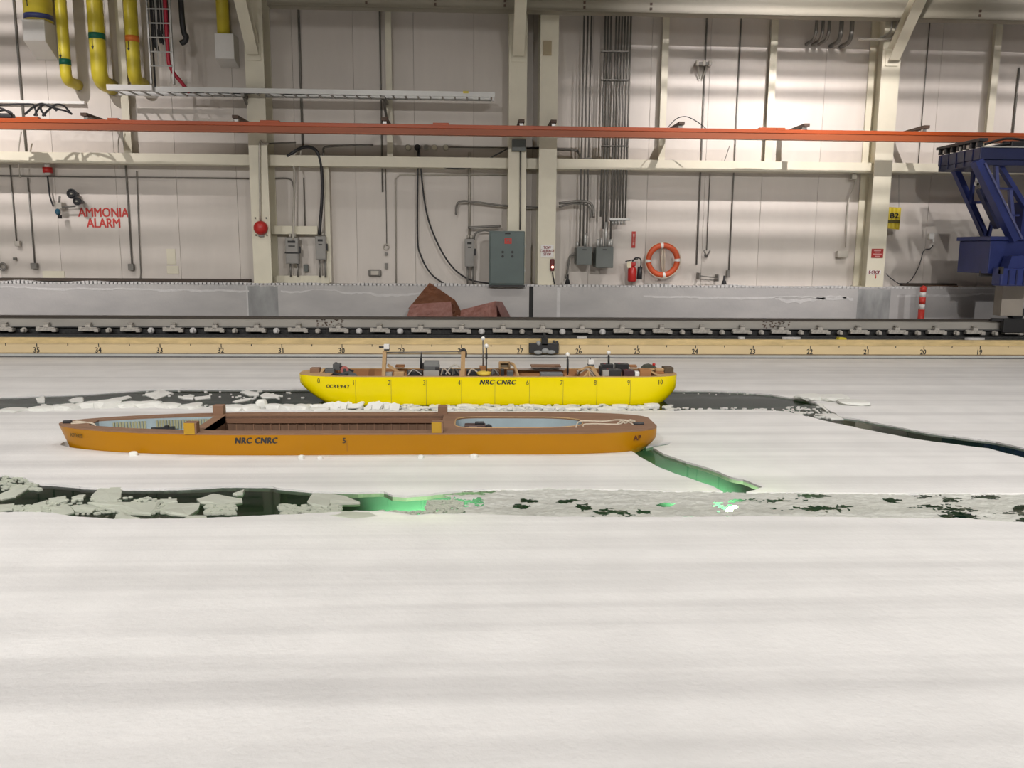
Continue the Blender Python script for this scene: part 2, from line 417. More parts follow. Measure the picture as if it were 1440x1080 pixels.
# secondary wall posts
def post(px, py, z0, z1, wd, label, Y=16.12, name='wall_post'):
    X = W(px, py, Y).x
    p = thing(name, label, 'post', (X, Y, z0), 'light posts on the panel wall')
    MB().box((X-wd/2, Y, z0), (X+wd/2, Y+0.012, z1)).build('face', M_CREAM, p)
    MB().box((X-0.008, Y+0.012, z0), (X+0.008, YW_, z1)).build('web', M_CREAM, p)
ztop = ZB0+0.9
post(547, 120, ZG1, ztop, 0.11, 'light cream post above the row of round wall sockets')
post(934, 120, ZG1, ztop, 0.12, 'light cream post just right of the conduit bundle')
post(1084, 150, ZG1, ztop, 0.13, 'light cream post between the thin conduits and the bent pipes')
post(1398, 120, ZG1, ztop, 0.13, 'light cream post above the blue carriage')
post(172, 90, ZG1, ztop, 0.14, 'light cream post between two yellow pipes')
post(461, 320, ZK+0.02, ZG0, 0.09, 'slim cream post right of the paired switch boxes')
# framing rails between the column and the slim post
def hbar(px0, px1, y0, y1, label, Y=16.1, m=M_CREAM, name='mounting_rail'):
    a = XZ(px0, y1, Y); b = XZ(px1, y0, Y)
    h = MB().box((a[0], Y, a[1]), (b[0], Y+0.05, b[1])).box((a[0], Y+0.05, a[1]), (b[0], YW_, a[1]+0.012)).build(name, m)
    tag(h, label, 'rail'); return h
hbar(382, 446, 318, 329, 'cream mounting rail behind the tops of the paired switch boxes')
hbar(386, 463, 388, 398, 'cream mounting rail along the kerb below the paired switch boxes')

# ------------------------------------------------------------------ tank edge: ruler board, rail, trough
ZR0 = zrow(496.5, 500, YE); ZR1 = zrow(473, 480, YE)
ruler = thing('ruler_board', 'long cream board along the tank edge with metre numbers and ticks', 'board', (0, YE, ZR0))
zm = zrow(482, 487, YE)
MB().box((XL, YE, ZR0), (XR, YE+0.05, zm)).build('board_face', M_RULER, ruler)
MB().box((XL, YE-0.012, zm), (XR, YE+0.05, ZR1)).build('board_cap', M_RULERT, ruler)
MB().box((XL, YE-0.006, ZR0-0.006), (XR, YE+0.05, ZR0+0.012)).build('board_foot', mat('stained_board_foot', (0.30, 0.22, 0.13), 0.6, var=0.4, scale=3), ruler)
for n in range(37, 16, -1):
    X = 0.7763+(27-n)
    lettering(str(n), (X-0.01, YE-0.0015, ZR0+0.052), 0.125, M_BLKTXT, ruler, sx=0.85, name='metre_number', bold=0.002)
    MB().box((X-0.007, YE-0.0015, zm-0.062), (X+0.007, YE, zm-0.004)).build('tick_mark', M_BLKTXT, ruler)
    MB().box((X+0.493, YE-0.0015, zm-0.04), (X+0.507, YE, zm-0.005)).build('tick_mark', M_BLKTXT, ruler)
# pale ledge under the board, dark seam, ice
ledge = MB().box((XL, YE-0.05, 0.03), (XR, YE+0.05, ZR0-0.004)).build('trim_4', M_LEDGE); struct(ledge, 'pale grey ledge between the ruler board and the ice')
MB().box((XL, YE-0.075, 0.0), (XR, YE-0.045, 0.036)).build('ledge_gap_strip', M_STRIP, ledge)
# trough behind the board
tr = MB().box((XL, YE+0.05, ZFL-0.1), (XR, YE+0.22, ZR1-0.01)).build('trim_5', M_STRIP); struct(tr, 'grey rubber strip behind the ruler board')
tr = MB().box((XL, YE+0.22, ZFL-0.1), (XR, YE+0.62, ZR1+0.005)).build('trim_6', M_BALL); struct(tr, 'dark trough under the carriage rail')
YR = 14.42
ZT0 = zrow(443, 443.5, YR-0.06, 0, 1440)      # rail head
ztop_ = 0.5*(W(0, 443.5, YR-0.06).z+W(1440, 449.5, YR-0.06).z)
zweb = 0.5*(W(0, 447, YR-0.05).z+W(1440, 452.5, YR-0.05).z)
zwb = 0.5*(W(0, 457.5, YR-0.05).z+W(1440, 464, YR-0.05).z)
rail = thing('carriage_rail', 'heavy steel carriage rail with clamps along the far tank edge', 'rail', (0, YR, zwb))
MB().box((XL, YR-0.065, zweb), (XR, YR+0.065, ztop_)).build('rail_head', M_RAILT, rail)
MB().box((XL, YR-0.045, zwb), (XR, YR+0.045, zweb)).build('rail_web', M_RAILW, rail)
MB().box((XL, YR-0.12, zwb-0.012), (XR, YR+0.12, zwb)).build('rail_foot', M_STRIP, rail)
MB().box((XL, YR-0.16, ZR1), (XR, YR+0.16, ZR1+0.03)).build('sole_plate', M_BALL, rail)
MB().box((XL, YR-0.03, ZR1+0.03), (XR, YR+0.10, zwb-0.012)).build('grout_pad', M_BALL, rail)
# clamps every 0.7 m
zc = zwb
bm_ = MB(); bm_.box((-0.165, -0.16, -0.075), (0.165, -0.05, -0.028)).box((-0.13, -0.15, -0.028), (0.14, -0.05, -0.01)).box((-0.17, -0.14, -0.045), (-0.11, -0.1, 0.0)).box((0.10, -0.17, -0.09), (0.17, -0.1, -0.03))
clip0 = bm_.build('rail_clamp', M_CLIP, bev=0.006); clip0.location = (0, 0, 0)
bolt0 = MB().box((-0.045, -0.15, -0.07), (0.045, -0.05, 0.035), bev=0.012).cyl((0, -0.1, 0.03), (0, -0.1, 0.06), 0.028, 6).cyl((0, -0.1, 0.05), (0, -0.1, 0.066), 0.05, 6).build('clamp_bolt', M_CLIP)
knob0 = MB().ball((0, -0.13, -0.06), 0.058, 6, (1, 0.9, 0.95)).box((-0.03, -0.2, -0.09), (0.03, -0.13, -0.03), bev=0.01).build('frosted_jack_bolt', M_FROST)
knobd = MB().ball((0, -0.13, -0.06), 0.05, 6, (1, 0.9, 0.95)).box((-0.03, -0.2, -0.09), (0.03, -0.13, -0.03), bev=0.01).build('jack_bolt', M_CLIP)
protos = [clip0, bolt0, knob0, knobd]
def put(src, X, Y, Z, parent):
    c = src.copy(); COL.objects.link(c); c.location = (X, Y, Z)
    c.parent = parent; c.matrix_parent_inverse = Matrix.Translation(-Vector(parent.location)); return c
X = W(11, 459, YR).x - 1.4
k = 0
while X < 10.2:
    c = put(clip0, X, YR, zc, rail)
    c.rotation_euler.z = 0.04*math.sin(k*2.3)
    b_ = bolt0.copy(); COL.objects.link(b_); b_.parent = c; b_.location = (0.01*math.sin(k), 0, 0)
    knob = knob0 if (k % 5 in (0, 1, 3) and X < 2.5) else knobd
    if k not in (3, 12): put(knob, X+0.345, YR-0.02, zc, rail)
    X += 0.70; k += 1
for p in protos: bpy.data.objects.remove(p)
# lubrication plates / grime on the web
b = MB(); rnd = random.Random(5)
for px0, px1 in ((446, 483), (1072, 1110)):
    for i in range(40):
        px = px0+rnd.random()*(px1-px0); X, Z = XZ(px, 455, YR-0.046)
        Z = zwb+rnd.random()*(zweb-zwb)*0.9
        b.box((X-0.012, YR-0.049, Z), (X+0.014, YR-0.044, Z+0.014))
gr = b.build('grime_specks', M_RUST, rail); gr['kind'] = 'stuff'
# pieces of ice lying on the strip
for i, (px, py, wd, lab) in enumerate(((1113, 474, 26, 'flat white ice piece on the grey strip left of the yellow wedge'), (1370, 473, 28, 'flat white ice piece on the grey strip below the blue carriage'),
                                       (1042, 474, 10, 'small white ice piece on the grey strip beyond the stern'), (818, 474, 14, 'thin white ice piece on the strip right of the black clamp'))):
    X = W(px, py, YE+0.15).x; r = wd/2/82
    b = MB(); pts = [(X+r*math.cos(a)*(1+0.15*math.sin(3*a+i)), YE+0.14+0.06*math.sin(a)) for a in [2*math.pi*t/14 for t in range(14)]]
    b.slab(pts, ZR1-0.01, ZR1+0.03); tag(b.build('ice_piece', M_FROST, bev=0.006), lab, 'ice')
X = W(1184, 477, YE+0.1).x
tag(MB().prism([(X-0.08, ZR1-0.01), (X+0.08, ZR1-0.01), (X+0.05, ZR1+0.03), (X-0.06, ZR1+0.035)], YE+0.07, YE+0.17).build('wedge', M_YELP), 'small yellow wedge on the grey strip behind the board', 'wedge')

# black clamp device hanging on the ruler board
X0, Z0 = XZ(744, 499, YE-0.1); X1, Z1 = XZ(786, 483, YE-0.1)
dv = thing('clamp_device', 'black bracket device hooked over the ruler board behind the yellow model', 'bracket', ((X0+X1)/2, YE-0.05, Z0))
MB().box((X0, YE-0.10, Z0+0.03), (X1, YE-0.012, Z1), bev=0.008).build('body', M_BLACK, dv)
xm = (X0+X1)/2
MB().box((xm-0.04, YE-0.1, Z1-0.03), (xm+0.06, YE+0.08, Z1+0.08)).box((xm-0.015, YE-0.05, Z1+0.08), (xm+0.03, YE-0.01, Z1+0.17)).build('hook', mat('black_steel', (0.03, 0.03, 0.03), 0.4, 0.5), dv)
MB().ball((xm-0.09, YE-0.07, Z1), 0.045, 6).ball((xm+0.02, YE-0.115, Z0+0.07), 0.05, 6, (1.3, .6, .9)).ball((xm+0.12, YE-0.115, Z0+0.05), 0.05, 6, (1.5, .6, .7)).ball((xm-0.1, YE-0.115, Z0+0.045), 0.05, 6, (1.5, .6, .7)).build('frost_cap', mat('grey_frost', (0.3, 0.31, 0.31), 0.6), dv)
MB().box((X1-0.1, YE-0.09, Z1), (X1-0.07, YE-0.05, Z1+0.05)).box((X1-0.05, YE-0.09, Z1), (X1-0.01, YE-0.05, Z1+0.04)).build('thumb_screw', M_BLACK, dv)

# ------------------------------------------------------------------ orange conductor rail with brackets
YO = 15.05
zo1 = zrow(166, 188, YO); zo0 = zrow(183.5, 199.5, YO)
orl = thing('conductor_rail', 'long orange conductor rail running across the whole wall', 'rail', (0, YO, zo0))
hh = zo1-zo0
MB().box((XL, YO-0.05, zo1-hh*0.38), (XR, YO+0.09, zo1), bev=0.006).build('upper_bar', M_ORAIL, orl)
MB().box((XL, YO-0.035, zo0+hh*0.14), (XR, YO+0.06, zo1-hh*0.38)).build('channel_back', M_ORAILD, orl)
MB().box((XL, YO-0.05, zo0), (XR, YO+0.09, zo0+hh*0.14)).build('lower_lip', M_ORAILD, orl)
for px, wd in ((40, 30), (160, 14), (380, 26), (620, 22), (1080, 26), (1097, 14)):
    X = W(px, 170, YO).x
    MB().box((X-wd/160, YO-0.052, zo1-0.02), (X+wd/160, YO+0.07, zo1+0.028), bev=0.006).build('joint_cover', M_ORAIL, orl)
def bracket(px, py, label, dx=0.0):
    X = W(px, py, YO).x
    br = thing('rail_bracket', label, 'bracket', (X, YO, zo1), 'brackets of the orange conductor rail')
    MB().beam((X, YO-0.1, zo1+0.075), (X+dx, YW_-0.02, zo1+0.075), 0.1, 0.05).build('arm', M_RUST, br)
    MB().box((X-0.03, YO-0.03, zo1), (X+0.03, YO+0.05, zo1+0.05)).build('hanger', M_GALV, br)
for px, lab in ((122, 'brown bracket holding the orange rail near the yellow pipes'), (333, 'brown bracket holding the orange rail beside the bell column'),
                (541, 'brown bracket on the orange rail under the tray end post'), (733, 'brown bracket on the orange rail at the left middle column'),
                (778, 'brown bracket on the orange rail at the right middle column'), (957, 'brown bracket on the orange rail right of the conduit bundle'),
                (1132, 'brown bracket on the orange rail below the bent pipes'), (1300, 'brown bracket on the orange rail left of the blue carriage')):
    bracket(px, 175, lab)
# tangle of black cables on the rail's left end
cb = thing('cable_tangle', 'loops of black cable lying on the left end of the orange rail', 'cable', (W(50, 160, YO).x, YO, zo1))
for pts in (([(-10, 148), (40, 146.5), (48, 150), (52, 163)]), ([(35, 161), (45, 152), (52, 148), (60, 146), (70, 150), (80, 153), (92, 156), (101, 160)]),
            ([(48, 163), (55, 152), (63, 147), (72, 149), (80, 156)]), ([(60, 163), (70, 153), (80, 147), (90, 149), (96, 155), (101, 161)]),
            ([(57, 147), (58, 155), (64, 163)]), ([(-10, 150), (4, 153), (12, 158), (18, 160)]), ([(-12, 160), (5, 155), (16, 158)])):
    MB().tube(smooth_path([W(x, y, YO-0.02+0.05*random.random()) for x, y in pts]), 0.018, 6).build('cable', M_BLACK, cb)
MB().box((W(-5, 160, YO).x, YO, zo1), (W(16, 160, YO).x, YO+0.15, zo1+0.09), bev=0.03).build('cable_clamp', M_BLACK, cb)
cb = thing('cable_loop', 'thin black cable arching over the orange rail right of the conduit bundle', 'cable', (W(960, 175, YO).x, YO+.02, zo1))
MB().tube(smooth_path([W(x, y, YO+0.1) for x, y in ((938, 181), (950, 168), (964, 164), (980, 171), (994, 182))]), 0.008, 6).build('cable', M_BLACK, cb)
tag(MB().box((W(0, 145, 16.25).x-3, 16.2, W(0, 145, 16.25).z), (W(120, 145, 16.25).x, 16.29, W(0, 141, 16.25).z)).build('shelf_angle', M_WHITE), 'thin white shelf angle on the wall behind the cable loops', 'angle')

# ------------------------------------------------------------------ cable tray and ladder
YT = 15.45
tray = thing('cable_tray', 'long pale metal cable tray above the orange rail', 'tray', (W(420, 130, YT).x, YT, W(420, 130, YT).z))
xa, xb = W(152, 122, YT).x, W(696, 137, YT).x
zt = 0.5*(W(152, 118, YT).z+W(696, 132, YT).z); zt0 = zt-0.085
MB().box((xa, YT, zt0), (xb, YT+0.015, zt), ).build('side_rail', M_ALU, tray)
MB().box((xa, YT+0.42, zt0), (xb, YT+0.435, zt)).build('side_rail', M_ALU, tray)
X = xa+0.1
while X < xb-0.03:
    MB().box((X, YT+0.01, zt0+0.0), (X+0.03, YT+0.42, zt0+0.02)).build('rung', M_GALV, tray); X += 0.22
for px in (345, 540):
    X = W(px, 130, YT+0.2).x
    MB().beam((X, YT, zt0-0.03), (X, YW_-0.02, zt0-0.03), 0.06, 0.05).beam((X, YT+0.1, zt0-0.05), (X, YW_-0.05, zt0-0.4), 0.04, 0.04).build('support_arm', M_COND, tray)
X = W(655, 133, YT).x
MB().box((X-0.05, YT-0.002, zt-0.03), (X+0.05, YT+0.018, zt+0.012)).build('yellow_tape', M_YELP, tray)
b = MB()
for i in range(4):
    y = YT+0.07+i*0.05
    b.tube(smooth_path([(xa+0.8+i*0.02+t*(4.6-i*0.3)/8, y+0.02*math.sin(t*2+i), zt0+0.04+0.01*math.cos(t*3)) for t in range(9)], 3), 0.017, 6)
b.build('cable_run', M_BLACK, tray)
tag(MB().box((W(152, 122, YT).x, YT-0.08, zt0-0.0), (W(216, 122, YT).x, YT-0.01, zt+0.012), bev=0.006).build('tray_splice', M_WHITE), 'short white channel at the left end of the cable tray', 'channel')

lad = thing('ladder_tray', 'vertical wire cable ladder carrying black cables and a red hose', 'tray', (W(225, 60, 15.4).x, 15.4, zt))
YL = 15.38
xl0, xl1 = W(208, 40, YL).x, W(240, 40, YL).x; zl0 = W(225, 118, YL).z
for X in (xl0, xl1):
    MB().box((X-0.012, YL, zl0), (X+0.012, YL+0.05, 8.9)).build('stile', M_ALU, lad)
for X in (xl0+(xl1-xl0)*0.36, xl0+(xl1-xl0)*0.68):
    MB().cyl((X, YL+0.01, zl0+0.3), (X, YL+0.01, 8.9), 0.007, 6).build('stile_wire', M_ALU, lad)
z = zl0+0.3
while z < 7.5:
    MB().cyl((xl0, YL, z), (xl1, YL, z), 0.012, 6).build('rung', M_ALU, lad); z += 0.235
for i, (f, z1) in enumerate(((0.14, 0.62), (0.25, 0.55), (0.38, 0.70), (0.5, 0.68), (0.6, 0.75), (0.7, 0.62))):
    X = xl0+(xl1-xl0)*f
    MB().tube(smooth_path([(X, YL+0.06, 8.9), (X+0.01*i, YL+0.07, zl0+z1+0.5), (X, YL+0.06, zl0+z1+0.2), (X+0.02, YL+0.12, zl0+z1)]), 0.024, 6).build('black_cable', M_BLACK, lad)
MB().tube([(xl0+0.03, YL+0.08, 8.9), (xl0+0.04, YL+0.08, zl0-0.05)], 0.016, 6).build('black_cable', M_BLACK, lad)
MB().tube(smooth_path([(xl1-0.08, YL+0.03, 8.9), (xl1-0.08, YL+0.03, zl0+0.8), (xl1-0.05, YL+0.03, zl0+0.3), (xl1+0.1, YL+0.1, zl0+0.05), (xl1+0.2, YL+0.2, zl0-0.1)]), 0.033, 10).build('red_hose', mat('red_hose', (0.42, 0.02, 0.045), 0.4), lad)
MB().tube(smooth_path([(xl1+0.12, YL+0.3, 8.9), (xl1+0.1, YL+0.3, zl0+1.3), (xl1+0.16, YL+0.3, zl0+0.85), (xl1+0.06, YL+0.3, zl0+0.75)]), 0.05, 8).build('black_cable', M_BLACK, lad)

# ------------------------------------------------------------------ yellow pipes
def ypipe(px, py, r, yb, band, lab, Y=15.2, band_y=None, arrow=None, wallx=None):
    X = W(px, py, Y).x
    z1 = W(px, yb, Y).z
    p = thing('yellow_pipe', lab, 'pipe', (X, Y, z1), 'yellow jacketed refrigerant pipes')
    R = r*1.35
    pts = [(X, Y, 9.15), (X, Y, z1+R)]
    for k in range(1, 8):
        a = math.pi/2*k/7; pts.append((X, Y+R-R*math.cos(a), z1+R-R*math.sin(a)))
    pts.append((X, YW_-0.01, z1))
    MB().tube(pts, r, 20).build('jacket', M_YELP, p)
    if band:
        zb = W(px, band_y, Y-r).z
        MB().cyl((X, Y, zb-0.05), (X, Y, zb+0.05), r+0.004, 20).build('colour_band', band, p)
    if arrow:
        za = W(px, arrow, Y-r).z
        MB().prism([(X-0.035, za+0.085), (X-0.025, za+0.085), (X-0.025, za-0.04), (X-0.005, za-0.04), (X-0.03, za-0.1), (X-0.055, za-0.04), (X-0.035, za-0.04)], Y-r-0.003, Y-r+0.004).build('flow_arrow', M_BLKTXT, p)
    return p
ypipe(88, 40, 0.095, 113, M_BAND_G, 'slim yellow pipe with a low green band, leftmost with an elbow', Y=15.85, band_y=86, arrow=74)
ypipe(135.5, 40, 0.135, 115, M_BAND_G, 'thick yellow pipe with a green band halfway down', Y=15.78, band_y=49, arrow=61)
ypipe(185, 40, 0.115, 113, M_BAND_O, 'yellow pipe with an orange band behind the tray end', Y=15.9, band_y=53, arrow=64)
def boxed(px0, px1, y0, y1, lab, Y, r, band, pxc, drop, yp):
    a = XZ(px0, y1, Y); b = XZ(px1, y0, Y)
    t = thing('pipe_penetration', lab, 'pipe', ((a[0]+b[0])/2, Y, a[1]), 'yellow pipes entering white wall boxes')
    prof = [(Y, a[1]), (Y, b[1]), (YW_-0.005, b[1]), (YW_-0.005, a[1]-drop)]      # hood with an underside sloping down to the wall
    hb = MB(); n = len(prof)
    hb._add([(a[0], y, z) for y, z in prof]+[(b[0], y, z) for y, z in prof], [tuple(range(n)), tuple(range(2*n-1, n-1, -1))]+[(i, (i+1) % n, n+(i+1) % n, n+i) for i in range(n)])
    hb.build('white_box', M_WHITE, t, bev=0.006)
    X = W(pxc, y0-8, yp).x
    MB().cyl((X, yp, b[1]+0.002), (X, yp, 9.1), r, 28).build('jacket', M_YELP, t)
    if band:
        MB().cyl((X, yp, b[1]+0.01), (X, yp, b[1]+0.10), r+0.004, 28).build('colour_band', band, t)
        za = b[1]+0.28
        MB().prism([(X-0.075, za-0.08), (X-0.065, za-0.08), (X-0.065, za+0.05), (X-0.048, za+0.05), (X-0.07, za+0.1), (X-0.092, za+0.05), (X-0.075, za+0.05)], yp-r-0.003, yp-r*0.9).build('flow_arrow', M_BLKTXT, t)
boxed(33, 61.5, 27, 57, 'fat yellow pipe with a blue band entering a bright white box', 15.88, 0.235, M_BAND_B, 54, 0.24, 16.04)
boxed(303, 328, 47, 82, 'yellow pipe entering a white box behind the left knee brace', 15.97, 0.11, None, 314, 0.10, 16.12)

# ------------------------------------------------------------------ conduits and cables on the wall
def conduit(pts, r, m, label, Y=16.27, name='conduit', n=8, smooth=True, cat='conduit', group='conduits on the panel wall', parent=None):
    P = [W(p[0], p[1], p[2] if len(p) > 2 else Y) for p in pts]
    if smooth and len(P) > 2: P = smooth_path(P, 5)
    b = MB().tube(P, r, n)
    if parent is not None: return b.build(name, m, parent)
    return tag(b.build(name, m), label, cat, group)
def vconduit(px, py, y0, y1, r, m, label, Y=16.275, **k):
    X = W(px, py, Y).x
    b = MB().tube([(X, Y, W(px, y0, Y).z), (X, Y, W(px, y1, Y).z)], r, 8)
    if k.get('parent') is not None: return b.build('conduit', m, k['parent'])
    return tag(b.build('conduit', m), label, 'conduit', 'conduits on the panel wall')
vconduit(29, 120, -40, 213, 0.02, M_COND, 'grey conduit on the far left wall left of the yellow pipes')
vconduit(18, 280, 232, 342, 0.012, M_COND, 'thin conduit left of the ammonia horn ending at mid wall')
vconduit(43, 300, 250, 372, 0.014, M_COND, 'thin conduit left of the ammonia horn ending low at a box')
vconduit(181, 300, 180, 378, 0.017, M_COND, 'thin conduit just right of the ammonia lettering ending at a box')
conduit([(170, 182), (166, 205), (168, 238)], 0.012, M_CONDL, 'pale loose conduit drop crossing the left girt', Y=16.02)
conduit([(30, 185), (26, 215), (28, 250)], 0.012, M_CONDL, 'pale loose conduit drop at the far left girt', Y=16.02)
conduit([(192, 240), (198, 384), (203, 393), (350, 394)], 0.011, M_COND, 'thin conduit running down and along the kerb left of the bell')
conduit([(-10, 247), (350, 251)], 0.013, M_COND, 'thin horizontal conduit under the left girt')
vconduit(423, 120, -40, 206, 0.022, M_COND, 'dark conduit dropping behind the tray above the paired switch boxes')
vconduit(536, 150, -40, 270, 0.016, M_COND, 'dark conduit beside the light post above the round sockets')
vconduit(543, 290, 236, 346, 0.008, M_COND, 'thin cable hanging to the small pull ring')
conduit([(713, 246), (562, 246), (556, 252), (557, 400)], 0.014, M_CONDL, 'pale conduit forming a door shaped corner below the girt', smooth=False)
conduit([(588, 209), (587, 330), (592, 360), (606, 385), (626, 400)], 0.016, M_BLACK, 'black cable hanging from the socket, the left of two', Y=16.15, cat='cable', name='cable')
conduit([(589, 209), (598, 290), (612, 335), (634, 373), (660, 393), (692, 399)], 0.016, M_BLACK, 'black cable sweeping from the socket to the control cabinet', Y=16.14, cat='cable', name='cable')
conduit([(595, 222), (612, 232), (640, 237), (665, 235), (690, 222), (716, 208)], 0.014, M_BLACK, 'dark cable drooping across the girt left of the middle columns', Y=16.0, cat='cable', name='cable')
conduit([(660, 214), (660, 336)], 0.026, M_CONDL, 'pale conduit rising from the single switch box')
conduit([(641, 302), (643, 287), (650, 283), (668, 284), (716, 290), (760, 292)], 0.019, M_COND, 'dark bent conduit crossing above the single switch box', Y=16.14)
conduit([(658, 320), (684, 319), (704, 318)], 0.024, M_COND, 'short conduit between single switch box and control cabinet', Y=16.1)
conduit([(666, 338), (669, 328), (680, 324), (690, 325)], 0.018, M_COND, 'short bent conduit left of the control cabinet', Y=16.1)
conduit([(628, 207), (716, 208)], 0.013, M_COND, 'thin conduit right of the round sockets', Y=16.25)
conduit([(740, 208), (760, 208)], 0.018, M_BLACK, 'short dark conduit between the two middle columns', Y=16.2)
conduit([(786, 286), (812, 283), (826, 284), (833, 290), (835, 306)], 0.026, M_COND, 'dark bent conduit crossing the conduit bundle', Y=15.98)
conduit([(786, 291), (806, 286), (824, 288), (830, 294), (831, 306)], 0.02, M_COND, 'second dark conduit under the bent one at the bundle', Y=16.02)
conduit([(783, 210), (806, 211), (814, 215), (818, 228)], 0.025, M_COND, 'dark elbow conduit above the girt right of the middle column', Y=16.12)
conduit([(804, 226), (818, 224), (830, 223), (836, 227)], 0.02, M_COND, 'dark curved cable on the girt left of the bundle', Y=15.98)
for i, (px, ye) in enumerate(((817, 346), (822, 346), (827, 332), (846, 305), (850, 322), (854, 346), (861, 346), (865, 308), (869, 308), (873, 308), (877, 308), (881, 308))):
    c = vconduit(px, 250, 0, ye, 0.017 if i < 3 else 0.019, M_COND, f'grey conduit in the vertical bundle above the junction boxes, {ORD[i]} from the left', Y=15.99+0.012*(i % 2))
    c['group'] = 'conduit bundle above the junction boxes'
bnd = thing('conduit_strut', 'thin metal strut tying the lower ends of the conduit bundle', 'strut', (W(866, 308, 16).x, 15.99, W(866, 308, 16).z))
a = XZ(857, 310, 15.97); b_ = XZ(886, 307, 15.97); MB().box((a[0], 15.95, a[1]), (b_[0], 16.03, b_[1])).build('bar', M_GALV, bnd)
for px in (862, 866, 870, 874, 878):
    X, Z = XZ(px, 312, 15.97); MB().cyl((X, 15.99, Z-0.05), (X, 15.99, Z+0.03), 0.022, 8).build('conduit_end', M_GALV, bnd)
for ypx, a_, b__, lab in ((72, 846, 884, 'upper'), (112, 846, 884, 'middle'), (205, 846, 884, 'lower')):
    A = XZ(a_, ypx, 15.96); B = XZ(b__, ypx+1.5, 15.96)
    tag(MB().box((A[0], 15.95, A[1]-0.012), (B[0], 16.05, A[1]+0.012)).build('conduit_clamp', M_COND), f'{lab} clamp bar across the vertical conduit bundle', 'clamp')
for i, (px, y0) in enumerate(((812, 334), (823, 322), (841, 330), (846, 328), (852, 306), (857, 332), (860, 330))):
    X = W(px, 340, 15.9).x
    o = MB().cyl((X, 15.92, W(px, 349, 15.9).z), (X, 15.92, W(px, y0+6, 15.9).z), 0.03, 8).build('conduit_fitting', M_GALV)
    tag(o, f'pale conduit fitting on the grey junction boxes, {ORD[i]} from the left', 'fitting', 'fittings on the junction boxes')
vconduit(989, 150, 0, 372, 0.017, M_COND, 'thin conduit through the small bracket left of the right light post')
vconduit(1034, 200, 0, 388, 0.014, M_COND, 'thin conduit between the lifebuoy and the right column')
vconduit(997, 280, 245, 352, 0.009, M_COND, 'thin cable hanging to the cleat right of the lifebuoy')
conduit([(1026, 205), (1018, 228), (1012, 236)], 0.008, M_COND, 'loose cable crossing the girt right of the lifebuoy', Y=16.0)
conduit([(1206, 240), (1201, 262), (1193, 286), (1189, 348)], 0.012, M_CONDL, 'pale cable dropping beside the right column', Y=16.2)
conduit([(1312, 345), (1308, 350), (1299, 353), (1292, 375), (1281, 394), (1268, 400), (1255, 393), (1246, 385)], 0.009, M_BLACK, 'thin black cable looping from wall fixture to the right column', Y=16.2, cat='cable', name='cable')
conduit([(404, 220), (413, 214), (424, 208), (436, 207), (446, 214), (452, 235), (453, 275), (449, 330)], 0.03, M_BLACK, 'thick black cable arching over the girt into a switch box', Y=15.98, cat='cable', name='cable')
conduit([(412, 338), (413, 300), (414, 245), (412, 226), (417, 213), (428, 208)], 0.022, M_CONDL, 'pale bent conduit rising from the left switch box', Y=16.0)
conduit([(424, 206), (421, 230), (422, 240)], 0.012, M_CONDL, 'thin pale conduit crossing the girt above the switch boxes', Y=16.02)
conduit([(427, 250), (429, 318)], 0.012, M_COND, 'thin shadowed conduit between the paired switch boxes')
conduit([(383, 251), (405, 251), (411, 256), (413, 264)], 0.014, M_COND, 'short bent conduit right of the bell column')
conduit([(455, 235), (455, 215), (462, 206), (525, 204)], 0.02, M_COND, 'grey conduit bending right above the paired switch boxes', Y=16.15)
conduit([(378, 202), (416, 200)], 0.016, M_COND, 'short grey conduit right of the bell column', Y=15.9)
conduit([(378, 202), (370, 203), (365, 207), (366, 310)], 0.018, M_CONDL, 'pale conduit running down the column to the red bell', Y=15.69)
for i, (px, yy) in enumerate(((1148, 54), (1157, 55), (1166, 54), (1183, 57), (1198, 58))):
    X = W(px, 40, 15.85).x; z1 = W(px, yy, 15.85).z; R = 0.16
    pts = [(X, 15.85, 8.5), (X, 15.85, z1+R)]+[(X, 15.85+R-R*math.cos(a), z1+R-R*math.sin(a)) for a in [math.pi/2*k/5 for k in range(1, 6)]]+[(X, YW_-.01, z1)]
    tag(MB().tube(pts, 0.03 if i < 3 else 0.04, 10).build('bent_pipe', M_COND), f'pale pipe bending back into the upper right wall, {["first","second","third","fourth","fifth"][i]} from the left', 'pipe', 'bent pipes in the upper right wall')
conduit([(1262, 0), (1261, 40), (1256, 51), (1246, 55), (1206, 55)], 0.025, M_CONDL, 'pale conduit turning left in front of the right column top', Y=15.68)
conduit([(1255, 0), (1254, 38), (1248, 48), (1238, 53)], 0.02, M_CONDL, 'second pale conduit nested inside the bend at the right column', Y=15.69)
vconduit(1298, 150, 0, 232, 0.01, M_COND, 'thin seam conduit right of the right column')
vconduit(1432, 110, 95, 188, 0.02, M_COND, 'thin conduit at the far right edge above the carriage')

